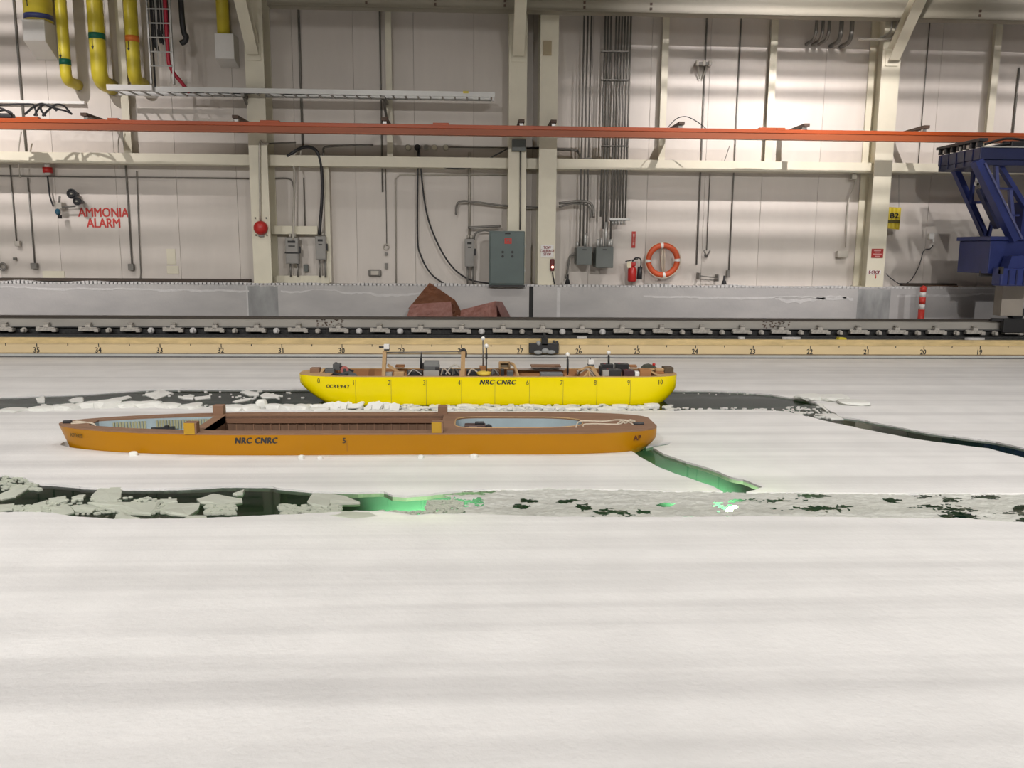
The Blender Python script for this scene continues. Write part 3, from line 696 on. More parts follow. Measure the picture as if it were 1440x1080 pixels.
# small fixtures
def wbox(px0, px1, y0, y1, Y, d, m, name, label, cat, bev=0.006, group=None):
    a = XZ(px0, y1, Y); b = XZ(px1, y0, Y)
    return tag(MB().box((a[0], Y, a[1]), (b[0], Y+d, b[1]), bev=bev).build(name, m), label, cat, group)
wbox(20.5, 27, 339, 346, 16.2, 0.08, M_CONDL, 'outlet_box', 'small pale outlet box at mid height on the far left', 'box')
wbox(18, 21, 362, 366, 16.2, 0.08, M_COND, 'outlet_box', 'tiny dark outlet box low on the far left wall', 'box')
wbox(43, 51, 370, 378, 16.2, 0.08, M_COND, 'outlet_box', 'small brown outlet box left below the ammonia horn', 'box')
wbox(180, 187, 371, 380, 16.2, 0.08, M_COND, 'outlet_box', 'small brown outlet box below the ammonia lettering', 'box')
r_ = thing('wall_ring', 'small dark ring fitting at the far left edge of the wall', 'ring', tuple(W(5, 375, 16.25)))
MB().torus(W(4, 375, 16.24), 0.06, 0.02).build('ring', M_COND, r_)
wbox(235, 246, 350, 372, 16.288, 0.01, M_CREAM, 'patch', 'white filler patch on the panel left of the bell', 'patch', bev=0.003)
wbox(235, 251, 374, 385, 16.286, 0.01, M_CREAM, 'patch', 'lower white filler patch just above the left kerb', 'patch', bev=0.003)
wbox(60, 90, 381, 391, 16.286, 0.01, M_CREAM, 'patch', 'faint pale patch above the left kerb', 'patch', bev=0.003)
o = MB().torus(W(543, 347, 16.275), 0.05, 0.013).build('pull_ring', M_CONDL); tag(o, 'small pull ring hanging on a thin cable', 'ring')
for y in (355, 370, 374):
    wbox(541, 545, y, y+4, 16.25, 0.03, M_COND, 'wall_clip', f'small dark clip under the pull ring, {dict([(355, "upper"), (370, "middle"), (374, "lowest")])[y]} one', 'clip', bev=0.002, group='clips below the pull ring')
t = thing('wall_socket', 'rectangular wall socket low on the panel below the pull ring', 'socket', tuple(W(527, 384, 16.25)))
a = XZ(518, 389, 16.24); b_ = XZ(536, 379, 16.24); MB().box((a[0], 16.24, a[1]), (b_[0], 16.3, b_[1]), bev=0.025).build('rim', M_COND, t)
a = XZ(521.5, 387, 16.23); b_ = XZ(532.5, 381, 16.23); MB().box((a[0], 16.225, a[1]), (b_[0], 16.25, b_[1]), bev=0.01).build('cover', M_CONDL, t)
for i, (px, nm) in enumerate(((574, 'first'), (587, 'second'), (599, 'third'), (611, 'fourth'), (627, 'fifth'))):
    P = W(px, 207.5, 16.26); s = thing('round_socket', f'round wall socket above the girt, {nm} of five in the row', 'socket', tuple(P), 'round wall sockets')
    MB().cyl(P+Vector((0, -0.02, 0)), P+Vector((0, 0.03, 0)), 0.06, 16).build('rim', M_CONDL if i != 1 else M_BLACK, s)
    MB().cyl(P+Vector((0, -0.03, 0)), P+Vector((0, 0, 0)), 0.042, 16).build('cap', M_CREAM if i not in (1, 2) else (M_BLACK if i == 1 else M_BOXG), s)

# ammonia alarm
lettering('AMMONIA', W(145.5, 299.5, 16.297), 0.245, M_REDTXT, sx=0.80, bold=0.0045, name='ammonia_lettering')
o = bpy.data.objects['ammonia_lettering']
p2 = lettering('ALARM', W(146, 314.3, 16.297), 0.245, M_REDTXT, sx=0.80, bold=0.0045, name='lettering_line', parent=o)
tag(o, 'red AMMONIA ALARM lettering on the left wall panel', 'lettering')
al = thing('ammonia_beacon', 'red collared ammonia beacon with blue lamp and twin black horns', 'alarm', tuple(W(82, 290, 16.2)))
p = W(67, 240, 16.15)
MB().cyl(p+Vector((0, 0, -0.07)), p+Vector((0, 0, 0.16)), 0.05, 14).build('white_stem', M_WHITE, al)
MB().cyl(p+Vector((0, 0, -0.04)), p+Vector((0, 0, 0.06)), 0.085, 16).build('red_collar', M_RED, al)
conduit([(67, 248), (70, 275), (75, 290)], 0.016, M_BLACK, '', Y=16.2, name='lead', parent=al)
P = W(82, 290, 16.1); MB().box(P+Vector((-0.06, 0, -0.05)), P+Vector((0.06, 0.16, 0.07)), bev=0.015).build('junction', M_CONDL, al)
P = W(81.5, 298, 16.05); MB().ball(P, 0.055, 8, (0.9, 1, 1.15)).build('blue_lamp', mat('blue_glass', (0.02, 0.10, 0.16), 0.1, coat=1), al)
MB().cyl(P+Vector((0.03, 0, -0.12)), P+Vector((0.03, 0, -0.05)), 0.035, 10).build('lamp_base', M_BLACK, al)
conduit([(84, 276), (83, 288)], 0.02, M_COND, '', Y=16.15, name='stub', parent=al)
conduit([(86, 291), (106, 290)], 0.016, M_COND, '', Y=16.12, name='arm', parent=al)
for (px, py, r) in ((100.5, 272.5, 0.09), (108, 283, 0.075)):
    P = W(px, py, 16.0)
    h = MB().tube([P+Vector((0, 0.22, 0)), P+Vector((0, 0.12, 0)), P+Vector((0, 0.03, 0)), P], [r*0.5, r*0.55, r, r*1.02], 18).build('horn', M_BLACK, al)
    MB().torus(P, r*0.72, r*0.12).build('horn_rim', mat('horn_black_gloss', (0.012, 0.012, 0.014), 0.2), h)
    MB().ball(P+Vector((0, -0.01, 0)), r*0.22, 6).build('horn_centre', M_CONDL, h)

# red bell
bl = thing('alarm_bell', 'round red alarm bell on the left steel column', 'bell', tuple(W(366, 320, YC-0.06)))
P = W(366.5, 320.5, YC-0.05)
prof = [(0.0, -0.11), (0.05, -0.105), (0.09, -0.085), (0.118, -0.05), (0.128, -0.01), (0.13, 0.02)]
MB().tube([P+Vector((0, y, 0)) for r, y in prof], [max(r, 0.004) for r, y in prof], 24).build('gong', M_RED, bl)
MB().box(P+Vector((-0.05, 0.0, -0.16)), P+Vector((0.05, 0.05, -0.1)), bev=0.01).build('striker_box', M_BOXG, bl)
for dx in (-0.1, 0.1):
    for dz in (0.18, -0.13): MB().cyl(P+Vector((dx, 0.03, dz)), P+Vector((dx, 0.05, dz)), 0.015, 8).build('bolt', M_BLACK, bl)

# switch boxes
def switch(px0, px1, y0, y1, label, leg_y, Y=16.0, split=None):
    a = XZ(px0, y1, Y); b = XZ(px1, y0, Y); xm = (a[0]+b[0])/2
    s = thing('switch_box', label, 'switch box', (xm, Y, a[1]), 'disconnect switch boxes')
    MB().box((a[0], Y, a[1]), (b[0], Y+0.14, b[1]), bev=0.006).build('case', M_BOXG, s)
    MB().box((a[0]+0.012, Y-0.012, a[1]+0.012), (b[0]-0.012, Y, b[1]-0.012), bev=0.004).build('door', M_BOXG, s)
    MB().box((a[0]+0.05, Y-0.016, b[1]-0.10), (b[0]-0.05, Y-0.012, b[1]-0.06)).box((a[0]+0.06, Y-0.016, b[1]-0.17), (b[0]-0.06, Y-0.012, b[1]-0.15)).build('nameplate', M_BLKTXT, s)
    MB().box((b[0], Y+0.04, (a[1]+b[1])/2-0.05), (b[0]+0.03, Y+0.08, (a[1]+b[1])/2+0.08), bev=0.006).build('lever', M_BLACK, s)
    if split:
        zz = W(px0, split, Y).z; MB().box((a[0]-0.01, Y-0.02, zz-0.012), (b[0], Y-0.01, zz+0.012)).build('split_line', M_BLKTXT, s)
    zl = W(px0, leg_y, Y).z
    for f in (0.3, 0.85):
        X = a[0]+(b[0]-a[0])*f
        MB().cyl((X, Y+0.06, zl), (X, Y+0.06, a[1]), 0.018, 8).build('conduit_leg', M_COND, s)
    for f in (0.35, 0.7):
        X = a[0]+(b[0]-a[0])*f
        MB().cyl((X, Y+0.06, b[1]), (X, Y+0.06, b[1]+0.07), 0.028, 8).build('hub', M_CONDL, s)
switch(402, 419, 334, 371, 'grey switch box on the frame, left one of the pair', 389, split=355.5)
switch(444, 457.5, 332, 365, 'grey switch box under the thick black cable, right one of the pair', 390)
switch(653.5, 667, 336, 375, 'grey switch box left of the large control cabinet', 402)
wbox(427, 433, 372, 382, 16.22, 0.05, M_BOXD, 'outlet_box', 'small dark outlet box between the paired switch boxes', 'box')

# control cabinet
Y = 15.42
a = XZ(688, 401, Y); b_ = XZ(738, 325, Y)
cbx = thing('control_cabinet', 'large teal-grey control cabinet in front of the left middle column', 'cabinet', ((a[0]+b_[0])/2, Y, a[1]))
MB().box((a[0], Y, a[1]), (b_[0], YC-0.005, b_[1]), bev=0.01).build('case', M_BOXT, cbx)
MB().box((a[0]+0.02, Y-0.02, a[1]+0.03), (b_[0]-0.01, Y, b_[1]-0.02), bev=0.006).build('door', M_BOXT, cbx)
for (px, py) in ((707, 354.5), (707, 360.5), (720.5, 354.5), (720.5, 360.5)):
    P = W(px, py, Y-0.03); MB().cyl(P, P+Vector((0, 0.012, 0)), 0.024, 12).build('button', M_BLACK, cbx)
P = W(714.5, 339, Y-0.024); MB().box(P+Vector((-0.065, 0, -0.05)), P+Vector((0.065, 0.004, 0.05))).build('red_label', M_REDTXT, cbx)
lettering('E3', P+Vector((0, -0.002, 0)), 0.09, M_BOXT, cbx)
P = W(714, 328.5, Y-0.024); MB().box(P+Vector((-0.05, 0, -0.012)), P+Vector((0.05, 0.004, 0.012))).build('latch_plate', M_BLKTXT, cbx)
MB().box((a[0]-0.01, Y-0.01, a[1]-0.03), (b_[0]+0.01, YC-0.01, a[1])).build('plinth', M_BLACK, cbx)
for fz in (0.25, 0.7):
    MB().box((b_[0], Y+0.01, a[1]+(b_[1]-a[1])*fz), (b_[0]+0.015, Y+0.04, a[1]+(b_[1]-a[1])*fz+0.05)).build('hinge', M_GALV, cbx)
wbox(720, 739.5, 196, 212, 15.62, 0.1, M_BOXD, 'junction_box', 'dark junction box high on the left middle column', 'box')
conduit([(732, 212), (731.5, 323)], 0.016, M_COND, 'dark conduit down the left middle column to the cabinet', Y=15.69)

# stop sign on the right middle column
t = thing('carriage_stop_sign', 'white sign with red TOW CARRIAGE STOP lettering on the column', 'sign', tuple(W(769, 353, YC-0.01)))
a = XZ(760.5, 362, YC-0.008); b_ = XZ(778.5, 344.5, YC-0.008)
MB().box((a[0], YC-0.008, a[1]), (b_[0], YC-0.002, b_[1])).build('plate', M_WHITE, t)
P = W(769.5, 353, YC-0.010)
lettering('TOW\nCARRIAGE\nSTOP', P+Vector((0, 0, 0.0)), 0.072, mat('dark_red_lettering', (0.25, 0.03, 0.04), 0.6), t, sx=0.8, line=0.85, bold=0.0015)
t = thing('stop_button', 'dark red stop button with a lit lamp on the column edge', 'switch', tuple(W(777, 372, YC-0.05)))
a = XZ(773.5, 381, YC-0.06); b_ = XZ(780, 364, YC-0.06)
MB().box((a[0], YC-0.06, a[1]), (b_[0], YC-0.002, b_[1]), bev=0.02).build('case', mat('dark_red', (0.13, 0.015, 0.015), 0.4), t)
P = W(777, 375.5, YC-0.075); MB().ball(P, 0.022, 8).build('lit_lamp', mat('lit_red_lamp', (0.9, 0.2, 0.15), 0.3, emit=((1, 0.45, 0.35), 4)), t)
conduit([(777, 383), (778, 390), (780, 400)], 0.012, M_BLACK, '', Y=YC-0.03, name='lead', parent=t)

# junction boxes under the bundle
def jbox(px0, px1, y0, y1, label, Y=15.85):
    a = XZ(px0, y1, Y); b = XZ(px1, y0, Y)
    t = thing('junction_box', label, 'junction box', ((a[0]+b[0])/2, Y, a[1]), 'dark grey junction boxes')
    MB().box((a[0], Y, a[1]), (b[0], YW_-0.01, b[1]), bev=0.02).build('case', M_BOXD, t)
    MB().box((a[0]-0.008, Y-0.02, a[1]-0.008), (b[0]+0.008, Y, b[1]+0.008), bev=0.012).build('lid', M_BOXD, t)
    P = Vector(((a[0]+b[0])/2, Y-0.022, b[1]-0.05)); MB().box(P+Vector((-0.04, 0, -0.01)), P+Vector((0.04, 0.004, 0.01))).build('maker_plate', M_BLKTXT, t)
jbox(811, 832, 347.5, 372, 'dark grey junction box, smaller left one under the conduit bundle')
jbox(838, 862, 347.5, 376, 'dark grey junction box, larger right one under the conduit bundle')
conduit([(811, 358), (803, 359), (800, 366), (799, 374), (796, 392)], 0.02, M_COND, 'bent grey conduit at the left of the smaller junction box', Y=16.15)
# black cones on the kerb
for px, lab in ((798, 'small black rubber cone on the kerb left of the junction boxes'), (1018, 'small black rubber cone on the kerb right of the lifebuoy')):
    P = W(px, 403, YK+0.2); P.z = ZK+0.01
    MBc = MB().tube([P, P+Vector((0, 0, 0.02)), P+Vector((0, 0, 0.022)), P+Vector((0, 0, 0.1)), P+Vector((0, 0, 0.11)), P+Vector((0, 0, 0.2))], [0.07, 0.07, 0.055, 0.035, 0.022, 0.018], 14)
    tag(MBc.build('rubber_cone', M_BLACK), lab, 'cone')

# fire extinguisher and sign
t = thing('fire_sign', 'narrow red upright FIRE sign above the extinguisher', 'sign', tuple(W(891, 337, 16.29)))
a = XZ(888, 348.5, 16.285); b_ = XZ(894, 325.5, 16.285)
MB().box((a[0], 16.285, a[1]), (b_[0], 16.295, b_[1])).build('plate', M_REDTXT, t)
a2 = XZ(889.6, 345, 16.28); b2 = XZ(892.6, 329, 16.28)
MB().box((a2[0], 16.282, a2[1]), (b2[0], 16.286, b2[1])).build('pale_field', mat('pale_pink_field', (0.62, 0.36, 0.32), 0.6), t)
lettering('FIRE', W(891.1, 337, 16.281), 0.055, M_REDTXT, t, sx=1.2, vrot=-math.pi/2, bold=0.001)
ex = thing('fire_extinguisher', 'red fire extinguisher with black horn hung beside the lifebuoy', 'extinguisher', tuple(W(888, 395, 16.1)))
P = W(888.5, 396, 16.08); r = 0.085
z1 = W(888.5, 375, 16.08).z
MB().tube([P, P+Vector((0, 0, 0.02)), Vector((P.x, P.y, z1-0.05)), Vector((P.x, P.y, z1-0.01)), Vector((P.x, P.y, z1+0.02))], [r*0.8, r, r, r*0.7, r*0.35], 20).build('cylinder', M_RED, ex)
MB().box((P.x-0.05, P.y-0.05, z1+0.01), (P.x+0.06, P.y+0.05, z1+0.09), bev=0.015).build('valve', M_RED, ex)
MB().beam((P.x-0.14, P.y-0.02, z1+0.10), (P.x+0.1, P.y-0.02, z1+0.15), 0.03, 0.02).build('lever', M_BLACK, ex)
MB().box((P.x-0.11, P.y-0.06, z1-0.02), (P.x-0.03, P.y-0.05, z1+0.10)).build('inspection_tag', mat('tag_cream', (0.75, 0.68, 0.5), 0.7), ex)
MB().tube(smooth_path([(P.x, P.y, z1+0.1), (P.x+0.06, P.y-0.02, z1+0.17), (P.x+0.15, P.y-0.02, z1+0.15), (P.x+0.165, P.y-0.02, z1+0.05), (P.x+0.15, P.y-0.02, z1-0.02)]), 0.013, 8).build('hose', M_BLACK, ex)
MB().tube([(P.x+0.15, P.y-0.02, z1), (P.x+0.14, P.y-0.02, z1-0.24)], [0.045, 0.052], 14).build('horn', M_BLACK, ex)
# lifebuoy
P = W(932, 366, 16.1); R = 24.8/73.5
lb = thing('lifebuoy', 'orange lifebuoy with white bands hanging on the right wall', 'lifebuoy', tuple(P-Vector((0, 0, R))))
MB().torus(P, R-0.055, 0.055, n=48, m=14).build('ring', M_RING, lb)
for a in (math.pi/2+0.1, 0.02, math.pi+0.05, -math.pi/2+0.1):
    MB().torus(P, R-0.055, 0.059, n=4, m=14, a0=a-0.09, a1=a+0.09).build('white_band', M_WHITE, lb)
MB().torus(P+Vector((0, -0.02, 0)), R+0.006, 0.008, n=40, m=6).build('grab_line', M_ROPE, lb)
MB().tube([P+Vector((0.01, 0.06, R-0.03)), P+Vector((-0.01, 0.06, 0.0)), P+Vector((0.03, 0.06, -R+0.03))], 0.022, 8).tube([P+Vector((0.03, 0.06, R-0.03)), P+Vector((0.05, 0.06, 0.0)), P+Vector((0.05, 0.06, -R+0.03))], 0.016, 8).build('hanging_rope', M_ROPE, lb)
MB().cyl(P+Vector((0, 0.04, R-0.06)), P+Vector((0, 0.2, R-0.05)), 0.012, 8).build('wall_hook', M_COND, lb)
# cleat, bracket, wall fixtures on the right
t = thing('rope_cleat', 'small dark forked cleat right of the lifebuoy', 'cleat', tuple(W(993, 356, 16.2)))
P = W(993.5, 361, 16.2); MB().tube([P, P+Vector((-0.06, -0.02, 0.12))], 0.016, 8).tube([P, P+Vector((0.06, -0.02, 0.12))], 0.016, 8).cyl(P+Vector((0, 0.1, 0.03)), P, 0.02, 8).build('fork', M_COND, t)
t = thing('wall_bracket', 'thin dark bar bracket low on the wall right of the lifebuoy', 'bracket', tuple(W(997, 390, 16.1)))
A = W(984, 388, 16.08); B = W(1010, 390.5, 16.08)
MB().cyl(A, B, 0.012, 8).build('bar', M_COND, t)
for q in (A, B): MB().box(q+Vector((-0.012, -0.02, -0.07)), q+Vector((0.012, 0.2, 0.06))).build('end_plate', M_COND, t)
conduit([(985, 393), (1009, 394)], 0.007, M_COND, '', Y=16.2, name='lower_bar', parent=t)
t = thing('conduit_bracket', 'small double bracket high on the thin conduit in the right wall', 'bracket', tuple(W(990, 90, 16.1)))
P = W(990, 89, 16.1)
MB().box(P+Vector((-0.15, 0, -0.025)), P+Vector((0.15, 0.18, 0.025))).build('bar', M_COND, t)
for dx in (-0.13, 0, 0.11): MB().box(P+Vector((dx-0.025, -0.04, -0.045)), P+Vector((dx+0.025, 0.02, 0.05)), bev=0.008).build('clamp', M_CONDL, t)
MB().tube([P+Vector((-0.1, 0.05, -0.03)), P+Vector((-0.03, 0.15, -0.25))], 0.012, 6).tube([P+Vector((0.07, 0.05, -0.03)), P+Vector((0.02, 0.15, -0.25))], 0.012, 6).build('stay', M_CONDL, t)
wbox(1178, 1193, 353, 362, 16.15, 0.1, M_CONDL, 'outlet_box', 'pale outlet box on the wall left of the right column', 'box')
wbox(1022, 1027, 380, 390, 16.2, 0.06, M_COND, 'outlet_box', 'small dark outlet box above the right black cone', 'box')
wbox(1198, 1206, 244, 252, 16.1, 0.1, M_CONDL, 'outlet_box', 'pale outlet box under the girt left of the right column', 'box')
P = W(1311, 334, 16.2); t = thing('wall_light', 'small white wall light with a black lead right of the right column', 'light', tuple(P))
MB().box(P+Vector((-0.06, 0, -0.04)), P+Vector((0.05, 0.1, 0.08)), bev=0.02).build('body', M_WHITE, t)
MB().cyl(P+Vector((0.04, 0.02, -0.09)), P+Vector((0.04, 0.02, -0.03)), 0.018, 8).build('plug', M_WHITE, t)
tag(MB().box((W(1301, 405, 15.9).x, 15.85, ZK+0.012), (W(1345, 405, 15.9).x, 15.93, ZK+0.045)).build('timber_batten', M_DECKD), 'dark timber batten lying on the kerb below the wall light', 'batten')
# signs on the right column
t = thing('yellow_sign', 'yellow sign with diagonal ribs and black B2 marking hung by the right column', 'sign', tuple(W(1257, 306, 15.9)))
a = XZ(1247.5, 323, 15.9); b_ = XZ(1267, 291, 15.9)
q = [XZ(1246, 321, 15.9), XZ(1264.5, 323, 15.9), XZ(1267.5, 292, 15.9), XZ(1248, 291, 15.9)]
MB().prism(q, 15.9, 15.915).build('plate', M_YSIGN, t)
for f in (0.2, 0.5, 0.8):
    x0 = q[0][0]+(q[1][0]-q[0][0])*f; x1 = q[3][0]+(q[2][0]-q[3][0])*f
    MB().beam((x0, 15.895, q[0][1]+0.01), (x1, 15.895, q[2][1]-0.01), 0.035, 0.01, up=Vector((0, 1, 0))).build('rib', mat('yellow_rib', (0.72, 0.58, 0.06), 0.5), t)
P = W(1257.5, 303.5, 15.886); lettering('B2', P, 0.13, M_BLKTXT, t, bold=0.004, sx=1.3)
a2 = XZ(1247.5, 313.5, 15.886); b2 = XZ(1265.5, 309.5, 15.886); MB().box((a2[0], 15.884, a2[1]), (b2[0], 15.89, b2[1])).build('dark_line', mat('faded_black', (0.12, 0.10, 0.02), 0.6), t)
for px in (1249.5, 1264):
    MB().cyl(W(px, 292, 15.905), W(px, 246, 15.965), 0.004, 6).build('hanger', M_COND, t)
t = thing('red_sign', 'red sign with white lines on the right steel column', 'sign', tuple(W(1234, 356, YC-0.01)))
a = XZ(1225, 362.5, YC-0.008); b_ = XZ(1242.5, 350, YC-0.008); MB().box((a[0], YC-0.01, a[1]), (b_[0], YC-0.002, b_[1])).build('plate', mat('deep_red', (0.33, 0.018, 0.016), 0.5), t)
for yy, w_ in ((352.6, 10), (354.6, 6), (357.3, 12), (360.3, 7)):
    A = XZ(1234-w_/2, yy+0.5, YC-0.012); B = XZ(1234+w_/2, yy-0.5, YC-0.012); MB().box((A[0], YC-0.012, A[1]), (B[0], YC-0.009, B[1])).build('text_line', mat('pale_red_text', (0.6, 0.35, 0.32), 0.6), t)
t = thing('stop_label', 'small white E-STOP label with red arrow low on the right column', 'label', tuple(W(1230, 383, YC-0.01)))
a = XZ(1220, 386, YC-0.008); b_ = XZ(1239, 380.3, YC-0.008); MB().box((a[0], YC-0.008, a[1]), (b_[0], YC-0.002, b_[1])).build('plate', M_WHITE, t)
lettering('E-STOP', W(1229.5, 383, YC-0.010), 0.085, mat('maroon_text', (0.2, 0.03, 0.03), 0.6), t, sx=0.8, bold=0.003)
P = W(1231.5, 389, YC-0.006); MB().prism([(P.x-0.006, P.z+0.04), (P.x+0.006, P.z+0.04), (P.x+0.006, P.z), (P.x+0.02, P.z), (P.x, P.z-0.04), (P.x-0.02, P.z), (P.x-0.006, P.z)], YC-0.006, YC-0.001).build('red_arrow', M_REDTXT, t)
# delineator post
P = W(1295, 446, 15.0); zb = ZFL; ztp = W(1296.5, 404, 15.0).z
dp = thing('delineator_post', 'red and white striped delineator post in front of the kerb', 'post', (P.x, 15.0, zb))
hgt = ztp-zb; r = 0.056
segs = [(0, 0.55, M_DELO), (0.55, 0.66, M_WHITE), (0.66, 0.80, M_DELO), (0.80, 0.91, M_WHITE), (0.91, 1.0, M_DELO)]
for a, b, m_ in segs:
    rr = r if m_ is M_DELO else r-0.004
    MB().tube([(P.x, 15.0, zb+hgt*a), (P.x, 15.0, zb+hgt*b)], rr, 18).build('tube_section' if m_ is M_DELO else 'reflective_band', m_, dp)
MB().tube([(P.x, 15, zb+hgt), (P.x, 15, zb+hgt+0.02), (P.x, 15, zb+hgt+0.035)], [r*0.9, r*0.6, r*0.1], 18).build('cap', M_DELO, dp)

# pink insulation sheets behind the rail
def sheet(name, polys, Y0, label, m):
    s = thing(name, label, 'insulation', (polys[0][0][0][0], Y0, ZFL))
    return s
ins = thing('insulation_sheet', 'crumpled pink foil insulation sheet with brown paper backing peaked against the kerb', 'insulation', tuple(W(610, 447, 15.1)))
def crumple(pts, m, parent, name, th=0.03, seed=0):
    """a folded sheet patch from 4 corners (px,py,Y) with wrinkles"""
    c = [W(*p) for p in pts]; n = 14
    for q, p in zip(c, pts):
        if p[1] >= 445: q.z = ZFL+0.012
    V = []; F = []
    for i in range(n+1):
        for j in range(n+1):
            u, v = i/n, j/n
            p = c[0]*(1-u)*(1-v)+c[1]*u*(1-v)+c[2]*u*v+c[3]*(1-u)*v
            k = noise.noise(p*5+Vector((seed, 0, 0)))*0.05+noise.noise(p*14+Vector((seed, 3, 0)))*0.022
            e = min(u, 1-u, v, 1-v)*4; e = min(1, e+0.15)
            V.append(p+Vector((0, -k*e, k*0.4*e)))
    for i in range(n):
        for j in range(n): F.append((i*(n+1)+j, (i+1)*(n+1)+j, (i+1)*(n+1)+j+1, i*(n+1)+j+1))
    b = MB(); b._add(V, F)
    bmesh.ops.solidify(b.bm, geom=list(b.bm.faces), thickness=th)
    return b.build(name, m, parent)
crumple([(562, 450, 14.75), (640, 450, 14.75), (634, 424, 15.0), (578, 428, 15.05)], M_PINK, ins, 'pink_face', seed=1)
crumple([(574, 434, 15.03), (637, 428, 15.02), (608, 400, 15.3), (604, 397.5, 15.3)], M_KRAFT, ins, 'paper_backing', seed=2)
crumple([(630, 446, 14.95), (650, 441, 15.25), (640, 422, 15.3), (606, 398.5, 15.32)], M_KRAFT, ins, 'side_fold', seed=3)
ins2 = thing('insulation_sheet', 'low folded pink insulation sheet tenting open beside the peaked one', 'insulation', tuple(W(690, 447, 15.1)))
crumple([(645, 448, 14.75), (700, 446, 14.8), (698, 423, 15.1), (648, 436, 15.1)], M_PINK, ins2, 'pink_face', seed=4)
crumple([(696, 423.5, 14.9), (716, 449, 14.75), (731, 447, 15.1), (706, 424, 15.2)], mat('pale_pink_foil', (0.62, 0.36, 0.33), 0.4, var=0.2, scale=12, bump=0.4, bscale=30), ins2, 'pale_flap', seed=5)
crumple([(640, 450, 14.7), (722, 450, 14.7), (722, 445, 14.95), (642, 443, 14.95)], M_PINK, ins2, 'ground_fold', seed=6)
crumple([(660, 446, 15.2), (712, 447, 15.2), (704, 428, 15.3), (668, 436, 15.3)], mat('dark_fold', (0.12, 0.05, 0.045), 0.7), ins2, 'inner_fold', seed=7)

# ------------------------------------------------------------------ blue tow carriage end at the right
YF, YB = 13.72, 14.98
car = thing('tow_carriage', 'blue steel tow carriage frame standing on the rail at the right', 'carriage', (W(1425, 450, 14.4).x, 14.4, ztop_))
xf = W(1378, 220, YF).x; xe = xf+4.2
ztf = W(1378, 207, YF).z; zmf = W(1378, 224, YF).z; zbf = W(1378, 232, YF).z
MB().box((xf, YF, zmf), (xe, YB, ztf), bev=0.012).build('deck_box', M_BLUED, car)
MB().box((xf+0.01, YF+0.015, zbf), (xe, YB-0.01, zmf-0.002), bev=0.008).build('deck_skirt', M_BLUED, car)
MB().box((xf+0.05, YF-0.02, ztf), (xe, YF+0.06, ztf+0.02)).build('deck_edge_strip', M_ALU, car)
for i in range(5):
    yy = YF+0.2+i*0.24
    MB().box((xf-0.012, yy, zbf+0.02), (xf, yy+0.02, ztf-0.02)).build('stiffener', M_BLUED, car)
# cable carrier on the deck's side
for i in range(7):
    yy = YF+0.06+i*0.19
    MB().box((xf-0.01, yy, ztf+0.01), (xf+0.07, yy+0.06, ztf+0.11), bev=0.006).build('roller_block', M_BLACK, car)
MB().box((xf-0.03, YF, ztf+0.1), (xf+0.12, YB+0.05, ztf+0.15), bev=0.01).build('cable_carrier', M_BLACK, car)
for i in range(4):
    yy = YF+0.35+i*0.24; MB().box((xf+0.0, yy, ztf+0.015), (xf+0.03, yy+0.06, ztf+0.075)).build('roller', M_GALV, car)
MB().tube(smooth_path([W(1347, 211, YB-0.1), W(1342, 206, YB-0.1), W(1344, 201, YB-0.1), W(1350, 200, YB-0.1)]), 0.006, 6).build('cable_loop', M_BLACK, car)
for i, (x0, y0, x1, y1) in enumerate(((1385, 203, 1445, 198), (1392, 207, 1460, 202), (1410, 200, 1470, 203))):
    MB().tube(smooth_path([W(x0, y0, YF+0.2), W((x0+x1)/2, min(y0, y1)-3+i*2, YF+0.2), W(x1, y1, YF+0.2)]), 0.02, 8).build('hose', M_BLACK, car)
MB().box((W(1420, 200, YF+0.2).x, YF+0.15, ztf), (W(1480, 200, YF+0.2).x, YF+0.5, ztf+0.13), bev=0.02).build('cable_box', M_BLACK, car)
def member(a, b, w_, h_, Y0, Y1=None, m=M_BLUE, nm='truss_member'):
    Y1 = Y0 if Y1 is None else Y1
    return MB().beam(W(a[0], a[1], Y0), W(b[0], b[1], Y1), w_, h_, up=Vector((0, 1, 0))).build(nm, m, car)
member((1343, 238), (1391, 345), 0.10, 0.12, YB-0.1, nm='rear_leg')
member((1373, 226), (1427, 338), 0.14, 0.17, YF+0.05, nm='front_leg')
member((1381, 230), (1433, 336), 0.03, 0.19, YF+0.03, m=mat('pale_blue_edge', (0.10, 0.11, 0.24), 0.4), nm='leg_flange')
member((1369, 236), (1366, 286), 0.04, 0.08, YB-0.2, nm='cross_brace')
member((1395, 312), (1388, 342), 0.045, 0.06, YB-0.2, nm='cross_brace')
member((1366, 285), (1393, 284), 0.045, 0.08, YB-0.15, nm='cross_tie')
member((1378, 231), (1404, 231), 0.03, 0.07, YF+0.1, nm='cross_tie')
member((1400, 231), (1402, 266), 0.055, 0.07, YF+0.1, m=mat('pale_blue_post', (0.06, 0.075, 0.22), 0.4), nm='stair_post')
member((1399, 265), (1424, 266), 0.03, 0.09, YF+0.1, nm='stair_tread')
member((1420, 265), (1424, 312), 0.055, 0.07, YF+0.1, m=mat('pale_blue_post', (0.06, 0.075, 0.22), 0.4), nm='stair_post')
member((1417, 303), (1432, 303), 0.03, 0.08, YF+0.1, nm='stair_tread')
member((1405, 232), (1442, 292), 0.07, 0.1, YF+0.2, nm='second_leg')
member((1442, 285), (1436, 340), 0.25, 0.3, YF+0.5, nm='tower_post')
member((1378, 265), (1404, 320), 0.10, 0.12, YF+0.7, m=M_BLUED, nm='inner_leg')
zq0 = W(1400, 385, YF).z; zq1 = W(1400, 338, YF).z
xq = W(1391, 360, YF+0.1).x
MB().box((xq, YF+0.1, zq0), (xe, YB-0.25, zq1), bev=0.012).build('end_truck_beam', M_BLUE, car)
